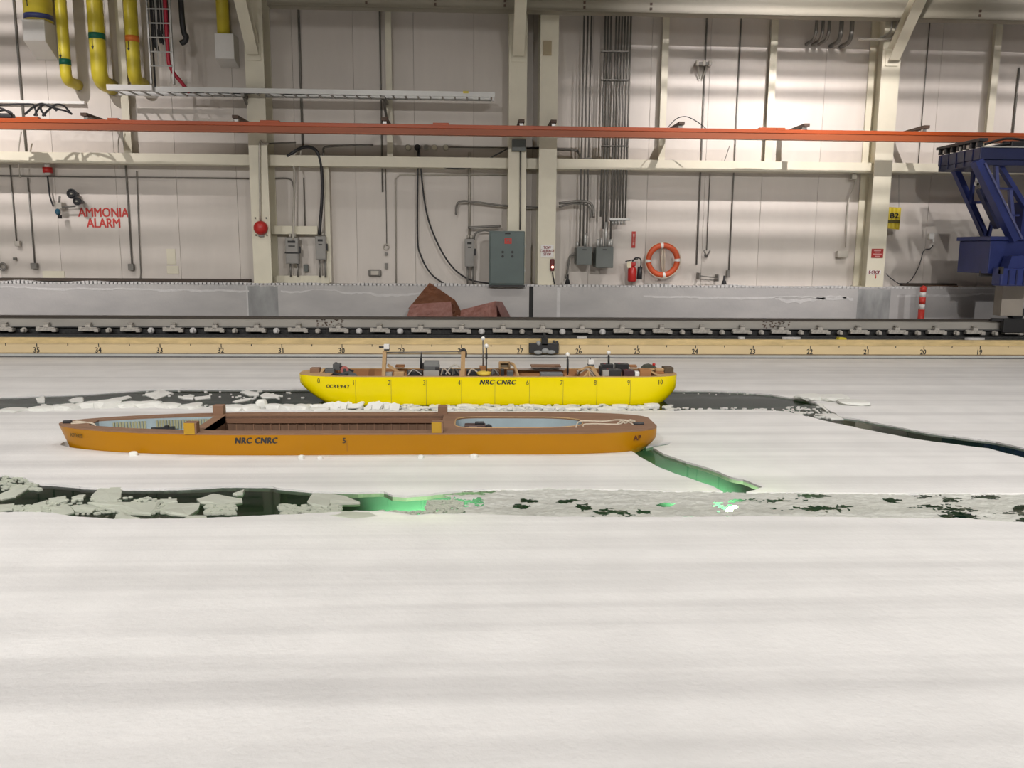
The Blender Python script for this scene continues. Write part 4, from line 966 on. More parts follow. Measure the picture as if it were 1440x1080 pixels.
MB().box((xq-0.03, YF+0.06, zq1), (xe, YB-0.2, zq1+0.07), bev=0.008).build('top_plate', M_BLUE, car)
xm0, zm0 = XZ(1402, 402, YF-0.1); xm1, zm1 = XZ(1450, 377, YF-0.1)
MB().box((xm0, YF-0.18, zm0), (xm0+1.0, YF+0.08, zm1), bev=0.03).build('motor_housing', M_BLUE, car)
MB().prism([XZ(1414, 377, YF-.1), XZ(1420, 360, YF-.1), XZ(1480, 356, YF-.1), XZ(1480, 377, YF-.1)], YF-0.16, YF+0.06).build('motor_cowl', M_BLUE, car)
for i in range(4):
    X = xm0+0.12+i*0.13; MB().box((X, YF-0.195, zm0+0.02), (X+0.025, YF-0.18, zm1-0.03)).build('cooling_rib', M_BLUED, car)
MB().box((xm0, YF-0.19, zm1+0.02), (xm0+0.03, YF-0.1, zm1-0.1)).build('cable_gland', M_BLACK, car)
P = W(1378, 388, YF+0.3); MB().box(P+Vector((-0.0, 0, -0.01)), P+Vector((0.25, 0.03, 0.09)), bev=0.005).build('buffer_bracket', mat('dark_frame', (0.06, 0.055, 0.05), 0.5), car)
xw0 = W(1408, 420, YR-.1).x; zw1 = zq0+0.02
MB().box((xw0, YR-0.12, W(1420, 444, YR-.1).z), (W(1439, 420, YR-.1).x, YR+0.1, zw1)).build('wheel_plate', mat('grey_beige_plate', (0.38, 0.34, 0.29), 0.6, var=0.1, scale=3), car)
MB().cyl((W(1428, 440, YR).x, YR-0.08, ztop_+0.12), (W(1428, 440, YR).x, YR+0.08, ztop_+0.12), 0.12, 24).build('wheel', M_BLACK, car)
MB().cyl((W(1446, 440, YR).x+0.6, YR-0.08, ztop_+0.12), (W(1446, 440, YR).x+0.6, YR+0.08, ztop_+0.12), 0.12, 24).build('wheel', M_BLACK, car)
MB().box((W(1395, 446, YR-.15).x, YR-0.16, ztop_-0.02), (W(1450, 446, YR-.15).x, YR-0.1, ztop_+0.03), bev=0.005).box((W(1410, 446, YR-.15).x, YR-0.2, ztop_-0.22), (W(1470, 446, YR-.15).x, YR-0.1, ztop_+0.02), bev=0.01).build('wheel_guard', M_BLACK, car)
P = W(1373.5, 258, YF+0.35)
cmo = thing('dome_camera', 'small white dome camera hanging inside the blue carriage frame', 'camera', tuple(P))
MB().ball(P, 0.045, 8).build('dome', M_WHITE, cmo)
MB().cyl(P+Vector((0, 0, 0.03)), P+Vector((0, 0, 0.09)), 0.03, 12).build('mount', M_WHITE, cmo)
MB().ball(P+Vector((0.0, -0.03, -0.015)), 0.024, 6).build('lens', M_BLACK, cmo)

# ------------------------------------------------------------------ ship hull shapes
def lerp(a, b, t): return a+(b-a)*t
def plan(s, b, a0, p0, a1, p1, e0=0.0, e1=0.0):
    """half breadth along the ship: rounded ends of length a0, a1"""
    if s < a0: return lerp(e0, b, (1-(1-s/a0)**2)**p0)
    if s > 1-a1: return lerp(e1, b, (1-(1-(1-s)/a1)**2)**p1)
    return b
class Ship: pass
Y_ = Ship(); Y_.cy = 10.06; Y_.zd = 0.331; Y_.b = 0.355
Y_.x0 = W(423, 527, Y_.cy).x; Y_.x1 = W(948.5, 528, Y_.cy).x
Y_.plan = lambda s: plan(s, 0.355, 0.16, 0.42, 0.13, 0.40, 0.05, 0.08)
def ykeel(s):
    if s < 0.20: t = s/0.20; return lerp(0.21, -0.16, 1-(1-t)**2.2)
    if s > 0.86: t = (1-s)/0.14; return lerp(0.14, -0.16, 1-(1-t)**2.4)
    return -0.16
Y_.keel = ykeel
Y_.exp = lambda s: 6.0 if 0.22 < s < 0.84 else (lerp(2.6, 6.0, min(1, s/0.22)) if s <= 0.22 else lerp(2.4, 6.0, min(1, (1-s)/0.16)))
O_ = Ship(); O_.cy = 7.69; O_.zd = 0.198; O_.b = 0.49
O_.x0 = W(85, 597, O_.cy).x; O_.x1 = W(917.5, 600, O_.cy).x
O_.plan = lambda s: plan(s, 0.49, 0.34, 0.62, 0.20, 0.42, 0.02, 0.16)
def okeel(s):
    if s < 0.10: t = s/0.10; return lerp(-0.08, -0.16, t)
    if s > 0.90: t = (1-s)/0.10; return lerp(0.075, -0.16, 1-(1-t)**1.7)
    return -0.16
O_.keel = okeel
O_.exp = lambda s: 7.0 if s < 0.88 else lerp(3.2, 7.0, (1-s)/0.12)

def loft(S, n=72, m=14, flare=0.0):
    rows_ = []
    ss = [0.5-0.5*math.cos(math.pi*i/n) for i in range(n+1)]
    for s in ss:
        X = lerp(S.x0, S.x1, s); b = S.plan(s); k = S.keel(s); p = S.exp(s); row = []
        for side in (-1, 1):
            pts = []
            for j in range(m+1):
                th = math.pi/2*j/m
                c, d = max(0.0, math.cos(th)), math.sin(th)
                z = S.zd-(S.zd-k)*d**(2/p); yy = b*c**(2/p)
                xx = X
                if flare and s < 0.1:      # stem rakes aft below the deck
                    xx += flare*(1-s/0.1)*max(0.0, min(1.0, (S.zd-z)/S.zd))
                pts.append((xx, S.cy+side*yy, z))
            row.append(pts)
        rows_.append(row[0]+row[1][::-1][1:])
    b = MB(); V = [[b.bm.verts.new(p) for p in r] for r in rows_]
    for r0, r1 in zip(V, V[1:]):
        for j in range(len(r0)-1):
            f = b.bm.faces.new((r0[j], r0[j+1], r1[j+1], r1[j])); f.smooth = True
    for r in (V[0], V[-1]):
        try: b.bm.faces.new(r)
        except ValueError: pass
    bmesh.ops.remove_doubles(b.bm, verts=list(b.bm.verts), dist=1e-5)
    return b
def outline(S, inset=0.0, n=60, z=None):
    """deck outline polygon (x,y); with z: the section outline at that height"""
    up, lo = [], []
    for i in range(n+1):
        s = 0.5-0.5*math.cos(math.pi*i/n); X = lerp(S.x0, S.x1, s); b = S.plan(s)
        if z is not None:
            k = S.keel(s)
            if k >= z-0.005: continue
            p = S.exp(s); d = ((S.zd-z)/(S.zd-k))**(p/2); d = min(1.0, d); c = math.sqrt(max(0, 1-d*d)); b = b*c**(2/p)
        b = max(0.002, b-inset); X = min(max(X, S.x0+inset), S.x1-inset)
        up.append((X, S.cy+b)); lo.append((X, S.cy-b))
    return lo+up[::-1]
def clean(poly):
    out = []
    for p in poly:
        if not out or (abs(p[0]-out[-1][0])+abs(p[1]-out[-1][1])) > 1e-4: out.append(p)
    if abs(out[0][0]-out[-1][0])+abs(out[0][1]-out[-1][1]) < 1e-4: out.pop()
    return out
def holed_plate(outer, holes, z0, z1):
    """flat plate with openings"""
    vs, es = [], []
    for poly in [outer]+holes:
        k = len(vs); n = len(poly); vs += [Vector(p) for p in poly]; es += [(k+i, k+(i+1) % n) for i in range(n)]
    V, E_, F, *_r = delaunay_2d_cdt(vs, es, [], 0, 1e-6)
    P = np.array([[v.x, v.y] for v in V]); C = np.array([P[list(f)].mean(0) for f in F])
    keep = inpoly(C, outer)
    for h in holes: keep &= ~inpoly(C, h)
    b = MB(); tv = [b.bm.verts.new((p[0], p[1], z1)) for p in P]; bv = [b.bm.verts.new((p[0], p[1], z0)) for p in P]
    cnt = {}
    for f, k in zip(F, keep):
        if not k: continue
        b.bm.faces.new([tv[i] for i in f]); b.bm.faces.new([bv[i] for i in reversed(f)])
        for i in range(3):
            e = (f[i], f[(i+1) % 3]); cnt[e] = 1
    for (i, j) in list(cnt):
        if (j, i) not in cnt: b.bm.faces.new((tv[j], tv[i], bv[i], bv[j]))
    loose = [v for v in b.bm.verts if not v.link_faces]; bmesh.ops.delete(b.bm, geom=loose, context='VERTS')
    return b
def well(poly, z0, z1):
    """inside walls of an opening, facing inwards (thin shell)"""
    b = MB(); n = len(poly); cx = sum(p[0] for p in poly)/n; cy = sum(p[1] for p in poly)/n
    for i in range(n):
        p, q = poly[i], poly[(i+1) % n]
        b._add([(p[0], p[1], z0), (q[0], q[1], z0), (q[0], q[1], z1), (p[0], p[1], z1)], [(0, 1, 2, 3)])
    return b
def clip_x(poly, xa, xb):
    """clip polygon to xa<=x<=xb"""
    def half(P, f, ins):
        out = []
        for i in range(len(P)):
            a, b = P[i], P[(i+1) % len(P)]
            ia, ib = ins(a), ins(b)
            if ia: out.append(a)
            if ia != ib:
                t = (f-a[0])/(b[0]-a[0]); out.append((f, a[1]+(b[1]-a[1])*t))
        return out
    P = half(poly, xa, lambda p: p[0] >= xa); return clean(half(P, xb, lambda p: p[0] <= xb))

# ------------------------------------------------------------------ ice sheet, channels and water
def pxpoly(pts): return [G(x, y, 0.0).to_2d() for x, y in pts]
def jag(poly, step=0.035, amp=0.012, seed=0):
    out = []
    for i in range(len(poly)):
        a, b = Vector(poly[i]), Vector(poly[(i+1) % len(poly)]); L = (b-a).length; n = max(1, int(L/step))
        nn = Vector((-(b-a).y, (b-a).x)); nn = nn.normalized() if nn.length > 0 else nn
        for k in range(n):
            p = a+(b-a)*k/n
            q = Vector((p.x*5, p.y*5, seed)); d = noise.noise(q)*amp*1.6+noise.noise(q*4)*amp
            out.append(p+nn*d)
    return out
chA = [(-400, 572), (0, 560.5), (60, 558), (100, 556.5), (130, 555), (200, 550), (260, 548.5), (330, 549), (430, 548.5), (480, 548), (700, 548), (948, 550.5), (1000, 551), (1040, 552.5), (1085, 556.5), (1110, 561), (1140, 566), (1156, 571), (1165, 578), (1180, 587), (1204, 591), (1260, 601.5), (1300, 610), (1355, 617), (1400, 623), (1440, 632), (1700, 680),
       (1700, 700), (1440, 646), (1390, 633), (1340, 627), (1300, 622), (1260, 615), (1200, 602), (1165, 595), (1130, 586.5), (1105, 581), (1060, 578.5), (1000, 578), (948, 579.5), (800, 580), (600, 580), (430, 578), (330, 577), (220, 573), (100, 576.5), (0, 578.5), (-400, 582)]
chB = [(-500, 668), (0, 671), (35, 674), (50, 683), (80, 684), (120, 688), (165, 690), (230, 690), (262, 689), (300, 687), (350, 686), (385, 687), (400, 690), (440, 694), (480, 694.5), (540, 694), (552, 699), (572, 700.5), (600, 698), (640, 693), (700, 691), (800, 690), (900, 692), (1000, 694), (1100, 695), (1200, 696), (1300, 696.5), (1440, 697), (2000, 700),
       (2000, 748), (1440, 738), (1350, 732), (1250, 732), (1150, 730), (1080, 729), (1000, 730), (900, 730.5), (800, 730), (720, 728), (650, 725), (600, 726.5), (580, 728), (560, 724), (540, 722.5), (500, 721.5), (480, 723), (455, 725), (400, 727), (350, 729), (300, 731), (250, 732.5), (160, 733), (110, 731), (90, 728), (75, 724), (0, 723.5), (-500, 722)]
chC = [(884, 634), (905, 632), (918, 628), (944, 623.5), (940, 628), (918, 632), (935, 641), (965, 652), (990, 659), (1010, 666), (1030, 674), (1045, 677), (1072, 688), (1062, 692), (1040, 697), (1024, 698), (1015, 693), (1000, 686), (975, 677), (950, 669), (925, 659), (905, 648)]
polyA, polyB, polyC = (jag(pxpoly(c), 0.03, a, s) for c, a, s in ((chA, 0.014, 1), (chB, 0.010, 2), (chC, 0.006, 3)))
holeY = [Vector(p) for p in clean(outline(Y_, 0.004, z=0.0))]
holeO = [Vector(p) for p in clean(outline(O_, -0.006, z=0.02))]
IX0, IX1, IY0, IY1 = -16.0, 17.5, 1.92, YE-0.06
rect = [Vector((IX0, IY0)), Vector((IX1, IY0)), Vector((IX1, IY1)), Vector((IX0, IY1))]
vs, es = [], []
for poly in (rect, polyA, polyB, polyC, holeY, holeO):
    k = len(vs); n = len(poly); vs += list(poly); es += [(k+i, k+(i+1) % n) for i in range(n)]
rnd = random.Random(11)
for i in range(5200):
    vs.append(Vector((rnd.uniform(IX0+.1, IX1-.1), IY0+.1+(IY1-IY0-.2)*rnd.random()**1.3)))
V, E_, F, *_r = delaunay_2d_cdt(vs, es, [], 0, 1e-5)
P = np.array([[v.x, v.y] for v in V]); C = np.array([P[list(f)].mean(0) for f in F])
inside = inpoly(C, rect)
inA, inB, inC = inpoly(C, polyA), inpoly(C, polyB), inpoly(C, polyC)
inY, inO = inpoly(C, holeY), inpoly(C, holeO)
open_ = inA | inB | inC
ship_ = inY | inO
lab = np.where(~inside | ship_, -1, np.where(open_, 0, 1))
# components of the ice
adj = {}
for fi, f in enumerate(F):
    if lab[fi] != 1: continue
    for i in range(3):
        adj.setdefault(tuple(sorted((f[i], f[(i+1) % 3]))), []).append(fi)
comp = np.full(len(F), -1); comps = []
nb = {}
for e, l in adj.items():
    if len(l) == 2: nb.setdefault(l[0], []).append(l[1]); nb.setdefault(l[1], []).append(l[0])
for s in range(len(F)):
    if lab[s] != 1 or comp[s] >= 0: continue
    st = [s]; comp[s] = len(comps); cur = []
    while st:
        q = st.pop(); cur.append(q)
        for r in nb.get(q, []):
            if comp[r] < 0: comp[r] = len(comps); st.append(r)
    comps.append(cur)
ICE_T = 0.018
def ice_z(x, y):
    q = Vector((x*0.5, y*1.5, 0))
    return ICE_T+0.004*noise.noise(q)+0.0015*noise.noise(Vector((x*3, y*3, 5)))

def ice_material(name, base, dark, stripes=True, trans=0.10, bumpk=0.35):
    m = bpy.data.materials.new(name); m.use_nodes = True; nt = m.node_tree; b = nt.nodes['Principled BSDF']
    N = nt.nodes.new; L = nt.links.new
    tc = N('ShaderNodeTexCoord')
    b.inputs['Roughness'].default_value = 0.55; b.inputs['Specular IOR Level'].default_value = 0.3
    # faint darker banding along the tank, plus blotches
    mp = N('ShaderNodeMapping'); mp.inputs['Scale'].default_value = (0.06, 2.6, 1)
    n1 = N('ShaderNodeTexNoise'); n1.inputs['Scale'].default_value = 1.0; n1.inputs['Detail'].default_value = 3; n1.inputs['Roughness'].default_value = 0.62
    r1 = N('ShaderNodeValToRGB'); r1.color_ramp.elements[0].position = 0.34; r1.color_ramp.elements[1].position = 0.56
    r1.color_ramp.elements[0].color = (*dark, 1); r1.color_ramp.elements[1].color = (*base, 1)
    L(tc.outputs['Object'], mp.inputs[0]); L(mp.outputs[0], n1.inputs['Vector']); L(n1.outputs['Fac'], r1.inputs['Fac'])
    n3 = N('ShaderNodeTexNoise'); n3.inputs['Scale'].default_value = 2.2; n3.inputs['Detail'].default_value = 6
    r3 = N('ShaderNodeValToRGB'); r3.color_ramp.elements[0].position = 0.35; r3.color_ramp.elements[1].position = 0.65
    r3.color_ramp.elements[0].color = (0.93, 0.93, 0.93, 1); r3.color_ramp.elements[1].color = (1, 1, 1, 1)
    L(tc.outputs['Object'], n3.inputs['Vector']); L(n3.outputs['Fac'], r3.inputs['Fac'])
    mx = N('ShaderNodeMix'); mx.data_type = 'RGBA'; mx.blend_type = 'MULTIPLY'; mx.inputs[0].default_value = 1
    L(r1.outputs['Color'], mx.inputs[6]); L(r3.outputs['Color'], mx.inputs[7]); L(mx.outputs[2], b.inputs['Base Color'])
    n2 = N('ShaderNodeTexNoise'); n2.inputs['Scale'].default_value = 28; n2.inputs['Detail'].default_value = 6
    bp = N('ShaderNodeBump'); bp.inputs['Strength'].default_value = bumpk; bp.inputs['Distance'].default_value = 0.012
    L(tc.outputs['Object'], n2.inputs['Vector']); L(n2.outputs['Fac'], bp.inputs['Height']); L(bp.outputs['Normal'], b.inputs['Normal'])
    tr = N('ShaderNodeBsdfTranslucent'); tr.inputs['Color'].default_value = (0.75, 0.85, 0.62, 1)
    ms = N('ShaderNodeMixShader'); ms.inputs[0].default_value = trans
    out = nt.nodes['Material Output']
    L(b.outputs[0], ms.inputs[1]); L(tr.outputs[0], ms.inputs[2]); L(ms.outputs[0], out.inputs['Surface'])
    return m
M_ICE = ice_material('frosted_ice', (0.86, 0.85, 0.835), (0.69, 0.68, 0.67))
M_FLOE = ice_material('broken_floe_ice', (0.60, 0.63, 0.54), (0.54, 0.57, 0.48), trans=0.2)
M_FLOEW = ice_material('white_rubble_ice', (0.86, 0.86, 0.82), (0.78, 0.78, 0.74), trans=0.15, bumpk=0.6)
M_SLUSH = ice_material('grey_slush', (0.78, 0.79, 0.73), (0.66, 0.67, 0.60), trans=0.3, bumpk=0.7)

def build_ice(faces, name):
    b = MB(); vt = {}; vb = {}; vs_ = {}; cnt = set()
    def top(i):
        if i not in vt: vt[i] = b.bm.verts.new((P[i][0], P[i][1], ice_z(*P[i])))
        return vt[i]
    def bot(i):
        if i not in vb: vb[i] = b.bm.verts.new((P[i][0], P[i][1], -0.06))
        return vb[i]
    for fi in faces:
        f = F[fi]; fc = b.bm.faces.new([top(i) for i in f]); fc.smooth = True
        for i in range(3): cnt.add((f[i], f[(i+1) % 3]))
    for (i, j) in cnt:
        if (j, i) not in cnt:
            for q in (i, j):
                if q not in vs_: vs_[q] = b.bm.verts.new((P[q][0], P[q][1], ice_z(*P[q])))
            b.bm.faces.new((vs_[j], vs_[i], bot(i), bot(j)))
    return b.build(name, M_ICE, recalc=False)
names = []
for cur in comps:
    cyv = np.mean([C[i][1] for i in cur])
    if len(cur) < 30: continue
    o = build_ice(cur, 'ice_sheet')
    area_y = C[cur][:, 1]
    if area_y.min() < 2.6: lb_ = 'broad near ice sheet filling the whole foreground'
    elif area_y.max() > 13: lb_ = 'far ice sheet between the yellow model and the ruler board'
    else: lb_ = 'middle ice sheet in which the ochre ship model is stuck'
    tag(o, lb_, 'ice'); names.append(lb_)
# water in the openings
m = bpy.data.materials.new('tank_water'); m.use_nodes = True; b = m.node_tree.nodes['Principled BSDF']
b.inputs['Base Color'].default_value = (0.36, 0.70, 0.50, 1); b.inputs['Roughness'].default_value = 0.03; b.inputs['IOR'].default_value = 1.14
b.inputs['Transmission Weight'].default_value = 1.0
nb_ = m.node_tree.nodes.new('ShaderNodeTexNoise'); nb_.inputs['Scale'].default_value = 3.0
bpn = m.node_tree.nodes.new('ShaderNodeBump'); bpn.inputs['Strength'].default_value = 0.02; bpn.inputs['Distance'].default_value = 0.01
tcn = m.node_tree.nodes.new('ShaderNodeTexCoord'); m.node_tree.links.new(tcn.outputs['Object'], nb_.inputs['Vector'])
m.node_tree.links.new(nb_.outputs['Fac'], bpn.inputs['Height']); m.node_tree.links.new(bpn.outputs['Normal'], b.inputs['Normal'])
M_WATER = m
b = MB(); vt = {}
for fi in np.nonzero(lab == 0)[0]:
    f = F[fi]
    b.bm.faces.new([vt.setdefault(i, None) or vt.__setitem__(i, b.bm.verts.new((P[i][0], P[i][1], 0.0))) or vt[i] for i in f])
wtr = b.build('water', M_WATER, recalc=False); wtr['kind'] = 'stuff'
tag(wtr, 'dark green water in the channels broken through the ice', 'water')

# floating floes
def floe(pts, label, z1=0.014, m=M_FLOE, seed=0, group='floes in the near channel', name='ice_floe'):
    poly = jag(pxpoly(pts), 0.03, 0.008, seed)
    cx = sum(p.x for p in poly)/len(poly); cyy = sum(p.y for p in poly)/len(poly)
    b = MB(); n = len(poly)
    ring0 = [b.bm.verts.new((p.x, p.y, -0.03)) for p in poly]
    ring1 = [b.bm.verts.new((p.x, p.y, z1*0.75)) for p in poly]
    ring2 = [b.bm.verts.new((cx+(p.x-cx)*0.93, cyy+(p.y-cyy)*0.88, z1+0.012*noise.noise(Vector((p.x*6, p.y*6, seed))))) for p in poly]
    c = b.bm.verts.new((cx, cyy, z1+0.004))
    for A, B in ((ring0, ring1), (ring1, ring2)):
        for i in range(n): b.bm.faces.new((A[i], A[(i+1) % n], B[(i+1) % n], B[i]))
    for i in range(n): b.bm.faces.new((ring2[i], ring2[(i+1) % n], c))
    return tag(b.build(name, m), label, 'ice floe', group)
def q4(L, ox, oy, s=4.0): return [(ox+x/s, oy+y/s) for x, y in L]
near = [
 ([(-60, 205), (100, 150), (200, 122), (150, 165), (90, 200), (10, 218)], 'long pale floe slanting into the left end of the near channel'),
 ([(400, 205), (450, 188), (490, 190), (470, 215), (410, 222)], 'small rounded floe alone in dark water at the left of the near channel'),
 ([(275, 215), (370, 195), (380, 225), (300, 245)], 'greyish submerged floe left of the small rounded one'),
 ([(510, 200), (560, 150), (690, 150), (680, 210), (620, 235), (530, 225)], 'pale floe touching the far edge of the near channel'),
 ([(490, 235), (640, 230), (900, 235), (880, 275), (850, 302), (720, 298), (560, 262)], 'largest long floe in the left part of the near channel'),
 ([(900, 218), (1005, 212), (1000, 232), (925, 242)], 'narrow floe wedged above the boxy floe in the near channel'),
 ([(890, 278), (950, 238), (1125, 236), (1120, 270), (1060, 308), (960, 302)], 'boxy floe right of the largest long floe'),
 ([(1110, 215), (1200, 185), (1365, 212), (1365, 230), (1250, 245), (1130, 235)], 'pointed lens shaped floe in dark water of the near channel'),
 ([(-60, 255), (80, 240), (70, 275), (-60, 290)], 'pale floe at the left edge of the near channel by its near side'),
 ([(160, 285), (190, 245), (270, 220), (265, 240), (230, 292)], 'narrow upright-looking floe near the left end of the near channel'),
 ([(280, 262), (380, 245), (420, 290), (350, 305), (290, 292)], 'rounded floe below the greyish submerged one'),
 ([(640, 330), (650, 300), (690, 290), (790, 325), (720, 335)], 'small floe against the near edge under the largest floe'),
 ([(1025, 330), (1060, 312), (1160, 308), (1168, 340), (1060, 345)], 'bright tilted floe at the near edge below the boxy floe'),
 ([(1310, 188), (1375, 165), (1368, 186), (1330, 194)], 'tiny sliver floe right of the pointed lens shaped one'),
 ([(400, 260), (480, 245), (560, 262), (520, 285), (430, 282)], 'low broken floe between the rounded and the largest floe'),
]
for i, (L, lb_) in enumerate(near): floe(q4(L, 0, 650), lb_, seed=i)
floe(q4([(288, 232), (320, 180), (400, 185), (500, 195), (585, 230), (585, 238), (500, 240), (420, 240), (400, 265), (310, 252)], 360, 650), 'wedge shaped floe pointing right toward the green glow', seed=31)
floe(q4([(385, 310), (440, 282), (540, 290), (640, 296), (700, 320), (560, 335)], 360, 650), 'low slushy floe at the near edge left of the green glow', seed=32, z1=0.02)
farf = [
 (q4([(725, 95), (760, 74), (900, 92), (893, 118), (800, 122)], 240, 540, 7.2), 'small white floe in the far channel left of the yellow model'),
 (q4([(905, 122), (960, 95), (1112, 120), (1090, 142), (930, 146)], 240, 540, 7.2), 'flat white floe nearest the yellow bow in the far channel'),
 (q4([(625, 185), (760, 150), (822, 145), (800, 168), (660, 194)], 240, 540, 7.2), 'thin slanting floe above the far wooden post'),
 (q4([(85, 140), (200, 112), (245, 118), (230, 158), (130, 155)], 240, 540, 7.2), 'ragged floe in the far channel left of the wooden post'),
 (q4([(240, 142), (410, 118), (405, 146), (250, 168)], 240, 540, 7.2), 'flat ragged floe just right of another in the far channel'),
 (q4([(190, 205), (300, 190), (325, 205), (310, 222), (220, 222)], 240, 540, 7.2), 'small floe at the rubble edge behind the ochre bow'),
 (q4([(150, 182), (190, 176), (188, 202), (160, 200)], 0, 500, 3), 'tiny white floe in the far channel at the left'),
 (q4([(288, 190), (320, 180), (358, 182), (350, 198), (300, 200)], 0, 500, 3), 'small white floe in the far channel above the ochre bow'),
 (q4([(440, 192), (540, 172), (555, 180), (470, 204)], 0, 500, 3), 'thin floe in the far channel above the ochre fore opening'),
 (q4([(610, 168), (680, 148), (730, 160), (660, 188)], 0, 500, 3), 'pale floe at the far edge of the far channel'),
 ([(1148, 569), (1163, 564), (1184, 571), (1179, 579), (1162, 579)], 'white rubble floe where the right channel narrows'),
 ([(1148, 583.5), (1172, 582.5), (1186, 590.5), (1168, 590.5)], 'flat pointed floe below the white rubble at the channel bend'),
 ([(1117, 580), (1130, 581.5), (1127, 586), (1118, 585)], 'tiny floe on the near edge of the right channel'),
]
for i, (L, lb_) in enumerate(farf): floe(L, lb_, m=M_FLOEW, seed=60+i, group='floes in the far channel')
# rubble chunks
def chunk(px, py, w_, h_, label, seed, group, name='ice_chunk', d=None, tilt=0.0, z=0.0):
    p = G(px, py, 0.0); sc = (Vector(p)-EYE).dot(FW)/FPX
    wd, ht = w_*sc, h_*sc; dp = d or wd*0.8
    rnd = random.Random(seed); b = MB()
    g = bmesh.ops.create_icosphere(b.bm, subdivisions=2, radius=1.0)
    rot = Matrix.Rotation(rnd.uniform(-0.6, 0.6), 3, 'Z') @ Matrix.Rotation(tilt, 3, 'Y')
    for v in g['verts']:
        q = v.co.copy(); k = 1+0.35*noise.noise(q*1.7+Vector((seed, 0, 0)))+0.12*noise.noise(q*5+Vector((0, seed, 0)))
        q = Vector((max(-0.8, min(0.8, q.x*k))*wd/1.5, max(-0.75, min(0.75, q.y*k))*dp/1.5, max(-0.6, min(0.7, q.z*k))*ht/1.1))
        v.co = Vector((p.x, p.y, z+ht*0.25))+rot @ q
    return tag(b.build(name, M_FLOEW), label, 'ice', group)
rnd = random.Random(21)
ridge = sorted([(95, 577, 34, 9), (125, 574, 30, 10), (152, 574, 34, 13), (182, 573, 32, 9), (210, 573, 34, 10), (238, 574, 30, 8), (268, 575, 30, 7), (330, 577, 34, 8), (352, 577, 26, 9), (368, 575, 16, 15), (385, 576, 22, 9), (405, 577, 26, 9), (424, 577, 26, 9), (450, 578, 24, 6), (20, 579, 36, 5), (60, 578, 34, 7)])
for i, (px, py, w_, h_) in enumerate(ridge):
    chunk(px, py, w_, h_, f'white rubble lump on the near side of the far channel, {ORD[i]} from the left', 100+i, 'rubble lumps along the far channel')
def plate(px, py, label, seed):
    """thin broken ice plate standing tilted in the brash"""
    rnd = random.Random(seed); p = G(px, py, 0.0)
    w_, h_ = rnd.uniform(0.05, 0.10), rnd.uniform(0.035, 0.075); th = rnd.uniform(0.010, 0.016)
    poly = [(-w_, -h_*0.8), (w_*rnd.uniform(.6, 1), -h_), (w_, h_*rnd.uniform(.2, .7)), (w_*rnd.uniform(-.2, .4), h_), (-w_*rnd.uniform(.7, 1), h_*rnd.uniform(.4, .9))]
    b = MB().slab(poly, -th/2, th/2)
    R = Matrix.Rotation(rnd.uniform(-0.5, 0.5), 3, 'Z') @ Matrix.Rotation(rnd.uniform(0.35, 0.9), 3, 'X') @ Matrix.Rotation(rnd.uniform(-0.5, 0.1), 3, 'Y')
    for v in b.bm.verts: v.co = Vector((p.x, p.y, 0.02+h_*0.25)) + R @ v.co
    return tag(b.build('ice_plate', M_FLOEW), label, 'ice', 'upended plates before the yellow bow')
for i in range(15):
    plate(438+i*8.5+rnd.uniform(-3, 3), 576+rnd.uniform(-2, 2.5), f'thin upended ice plate before the yellow bow, {ORD[i]} from the left', 140+i)
for i in range(26):
    px = 585+i*13.2+rnd.uniform(-4, 4)
    chunk(px, 574.5+rnd.uniform(-2, 2.5), 17+rnd.uniform(-4, 6), 3.8+rnd.uniform(-1, 2), f'white ice fragment between the yellow and ochre models, {ORD[i]} from the left', 170+i, 'fragments between the two models', name='ice_fragment')
for i, (px, py, w_, h_, lb_) in enumerate(((188, 641, 13, 8, 'ice crumb against the ochre hull below the bow letters'), (424, 646, 9, 8, 'ice crumb against the ochre hull right of the black lettering'), (450, 646, 9, 6, 'ice crumb against the ochre hull left of its number 5'),
                                       (592, 645, 10, 7, 'ice crumb against the ochre hull right of its number 5'), (667, 644, 12, 7, 'ice crumb against the ochre hull below the aft opening'))):
    p = G(px, py, 0.03); chunk(px, py+2, w_*0.8, h_*0.8, lb_, 220+i, 'crumbs along the ochre hull', name='ice_crumb', z=0.016)
# snow crust heaped by the hull bend on the far sheet
for i, (px, py, w_, h_) in enumerate(((1140, 563, 40, 5), (1172, 564, 42, 5), (1200, 570, 40, 4))):
    chunk(px, py, w_, h_, f'white snow crust on the ice at the right channel bend, {ORD[i]} from the left', 240+i, 'snow crust at the channel bend', name='snow_crust', z=0.03)

